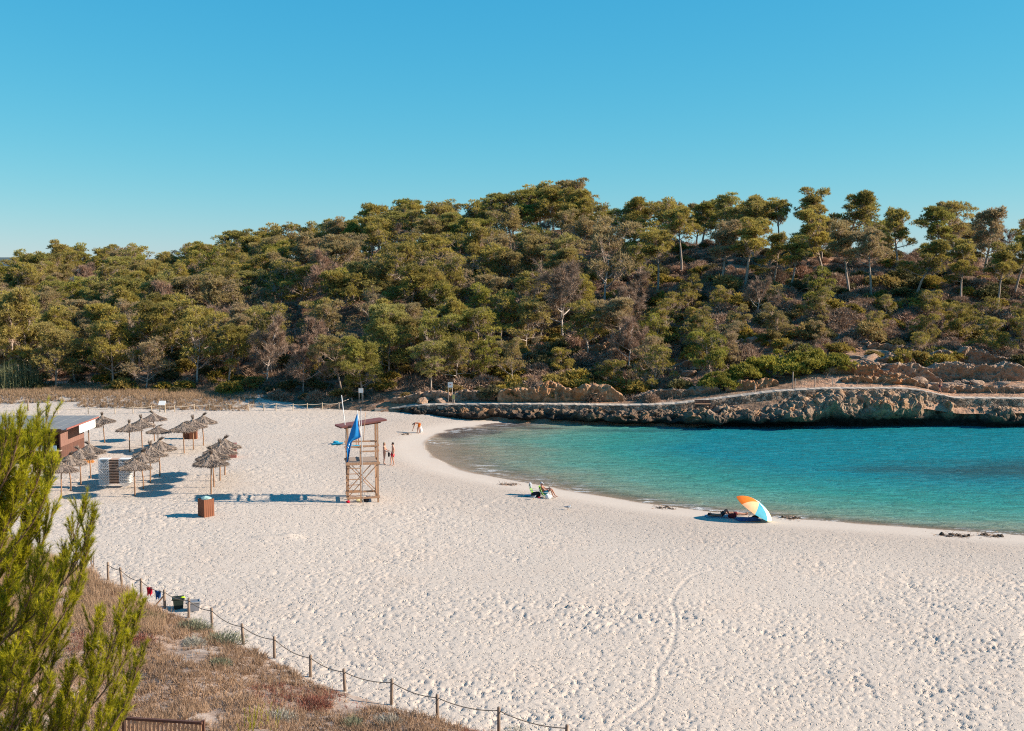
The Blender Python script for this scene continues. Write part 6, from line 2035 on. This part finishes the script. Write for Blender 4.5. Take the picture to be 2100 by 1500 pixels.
tag(link('red_shoe', boulder_mesh(69, M['red_cloth'], 2, (0.12, 0.07, 0.06)), None, (p.x - 0.02, p.y - 0.3, p.z + 0.05)), 'small red and dark item near the white towel', 'shoe')

# lying sunbathers by the parasol
p = onsand(1478, 1061)
LIE = dict(pelvis=(0, 0, .13), belly=(0, .17, .14), chest=(0, .38, .16), neck=(0, .56, .17), head=(0, .66, .2), crown=(0, .76, .23), shR=(.17, .5, .15), shL=(-.17, .5, .15),
           elR=(.34, .66, .18), wrR=(.14, .8, .14), elL=(-.34, .66, .18), wrL=(-.14, .8, .14), hipR=(.09, -.04, .12), hipL=(-.09, -.04, .12),
           knR=(.12, -.36, .5), anR=(.11, -.6, .1), knL=(-.12, -.34, .46), anL=(-.11, -.62, .1))
person('person lying on their back with arms behind the head and knees raised', LIE, p, R(88), M['skin_tan'], M['hair_dark'], 1.0, {'R': (0, -1, -.3), 'L': (0, -1, -.3)}, {'R': (-1, .3, 0), 'L': (1, .3, 0)}, False, (('dark_shorts', M['dark_cloth'], 'shorts'),), 0, None, (0, -.25, 1))
p3 = onsand(1503, 1057)
person('second person lying flat with straight legs behind the one with raised knees', {**LIE, 'knR': (.1, -.46, .12), 'anR': (.1, -.9, .07), 'knL': (-.1, -.46, .12), 'anL': (-.1, -.9, .07), 'elR': (.24, .22, .1), 'wrR': (.24, -.02, .08), 'elL': (-.24, .22, .1), 'wrL': (-.24, -.02, .08)}, p3, R(86), M['skin'], M['hair_fair'], 0.98,
       {'R': (.2, -.3, 1), 'L': (-.2, -.3, 1)}, None, False, (('maroon_shorts', M['maroon_cloth'], 'shorts'),), 0, None, (0, -.25, 1))
towel(1447, 1500, 1060.5, 0.9, M['grey_cloth'], 'grey towel under the lying person with raised knees', 3)
towel(1510, 1556, 1067, 1.0, M['blue_cloth'], 'blue towel in the shade of the parasol', 4)
p = onsand(1502, 1063)
tag(link('beach_bag', boulder_mesh(71, M['maroon_cloth'], 2, (0.3, 0.16, 0.2)), None, (p.x, p.y, p.z + 0.15)), 'dark red bag beside the lying sunbathers', 'bag')
p = onsand(1548, 1064)
tag(link('beach_bag', boulder_mesh(72, M['dark_cloth'], 2, (0.26, 0.14, 0.12)), None, (p.x, p.y, p.z + 0.1)), 'small black bag on the blue towel under the parasol', 'bag')

# ================================================================== PARASOL LYING ON ITS RIM
lo = onsand(1583, 1069.5)
ax = Vector((0.50, -0.14, 0.80)).normalized()
RAD, HGT = 1.32, 0.5
zx = Vector((ax.x, ax.y, 0)).normalized()
down = (zx * ax.z - Vector((0, 0, 1)) * math.hypot(ax.x, ax.y)).normalized()     # steepest way down inside the rim plane
cen = Vector(lo) - down * RAD + Vector((0, 0, 0.02))
sidev = ax.cross(down).normalized()
t = thing('beach_parasol', 'orange, peach and blue striped parasol tilted on its rim over the sunbathers', 'parasol', (0, 0, 0))
cols = ['teal_cloth', 'lightblue_cloth', 'white_cloth', 'orange_cloth', 'orange_cloth', 'peach_cloth', 'teal_cloth', 'cream_cloth']
np_ = 8
def dome(a, f):
    th = f * 1.12
    r_ = RAD * math.sin(th) / math.sin(1.12); h_ = HGT * (math.cos(th) - math.cos(1.12)) / (1 - math.cos(1.12))
    return cen + (down * math.cos(a) + sidev * math.sin(a)) * r_ + ax * h_
for k in range(np_):
    V, F = [], []
    for lay in (0, 1):
        for i in range(9):
            for j in range(7):
                a = 2 * math.pi * (k + j / 6 + 0.15) / np_
                f = i / 8
                sag = 1 - 0.035 * f * math.sin(math.pi * j / 6)
                V.append(dome(a, f * sag) - ax * (0.006 * lay + 0.05 * f * math.sin(math.pi * j / 6) * 0.5))
    for i in range(8):
        for j in range(6):
            q = i * 7 + j
            F.append((q, q + 7, q + 8, q + 1)); q += 63
            F.append((q, q + 1, q + 8, q + 7))
    MB().add(V, F).build('panel', M[cols[k]], t, True)
    a = 2 * math.pi * (k + 0.15) / np_
    MB().tube([dome(a, i / 8) - ax * 0.015 for i in range(9)], 0.008, 5).build('rib', M['steel'], t, True)
MB().tube([cen + ax * (HGT + 0.0), cen + ax * (HGT + 0.2)], [0.02, 0.012], 7).build('finial', M['white_paint'], t, True)
MB().tube([cen + ax * HGT, cen - ax * 0.72], 0.016, 7).build('shaft', M['white_paint'], t, True)

# ================================================================== GULLS
def gull(px, py, rz, label):
    p = onsand(px, py)
    t = thing('gull', label, 'gull', tuple(p), rz, 'gulls on the sand')
    body = skin_mesh('body', [(0, .2, .2), (0, .08, .17), (0, -.06, .18), (0, -.13, .24), (0, -.16, .3), (0, -.2, .305)], [(0, 1), (1, 2), (2, 3), (3, 4), (4, 5)], [.02, (.065, .06), (.075, .075), .04, .035, .014], M['gull_white'], 1)
    link('body', body, t)
    for s in (-1, 1):
        link('wing', skin_mesh('wing', [(s * .06, -.06, .21), (s * .07, .06, .2), (s * .035, .27, .19)], [(0, 1), (1, 2)], [(.02, .05), (.02, .05), (.008, .012)], M['gull_grey'], 1), t)
        MB().tube([(s * .025, 0, .13), (s * .028, .01, .0), (s * .03, -.03, .0)], .007, 5).build('leg', M['gull_leg'], t, True)
    MB().tube([(0, -.19, .3), (0, -.245, .29)], [.012, .004], 6).build('beak', M['gull_leg'], t, True)
gull(1094, 1025, R(60), 'gull standing on the sand just below the green chairs')
gull(1165, 1046, R(75), 'gull standing alone on the open sand right of the chairs')
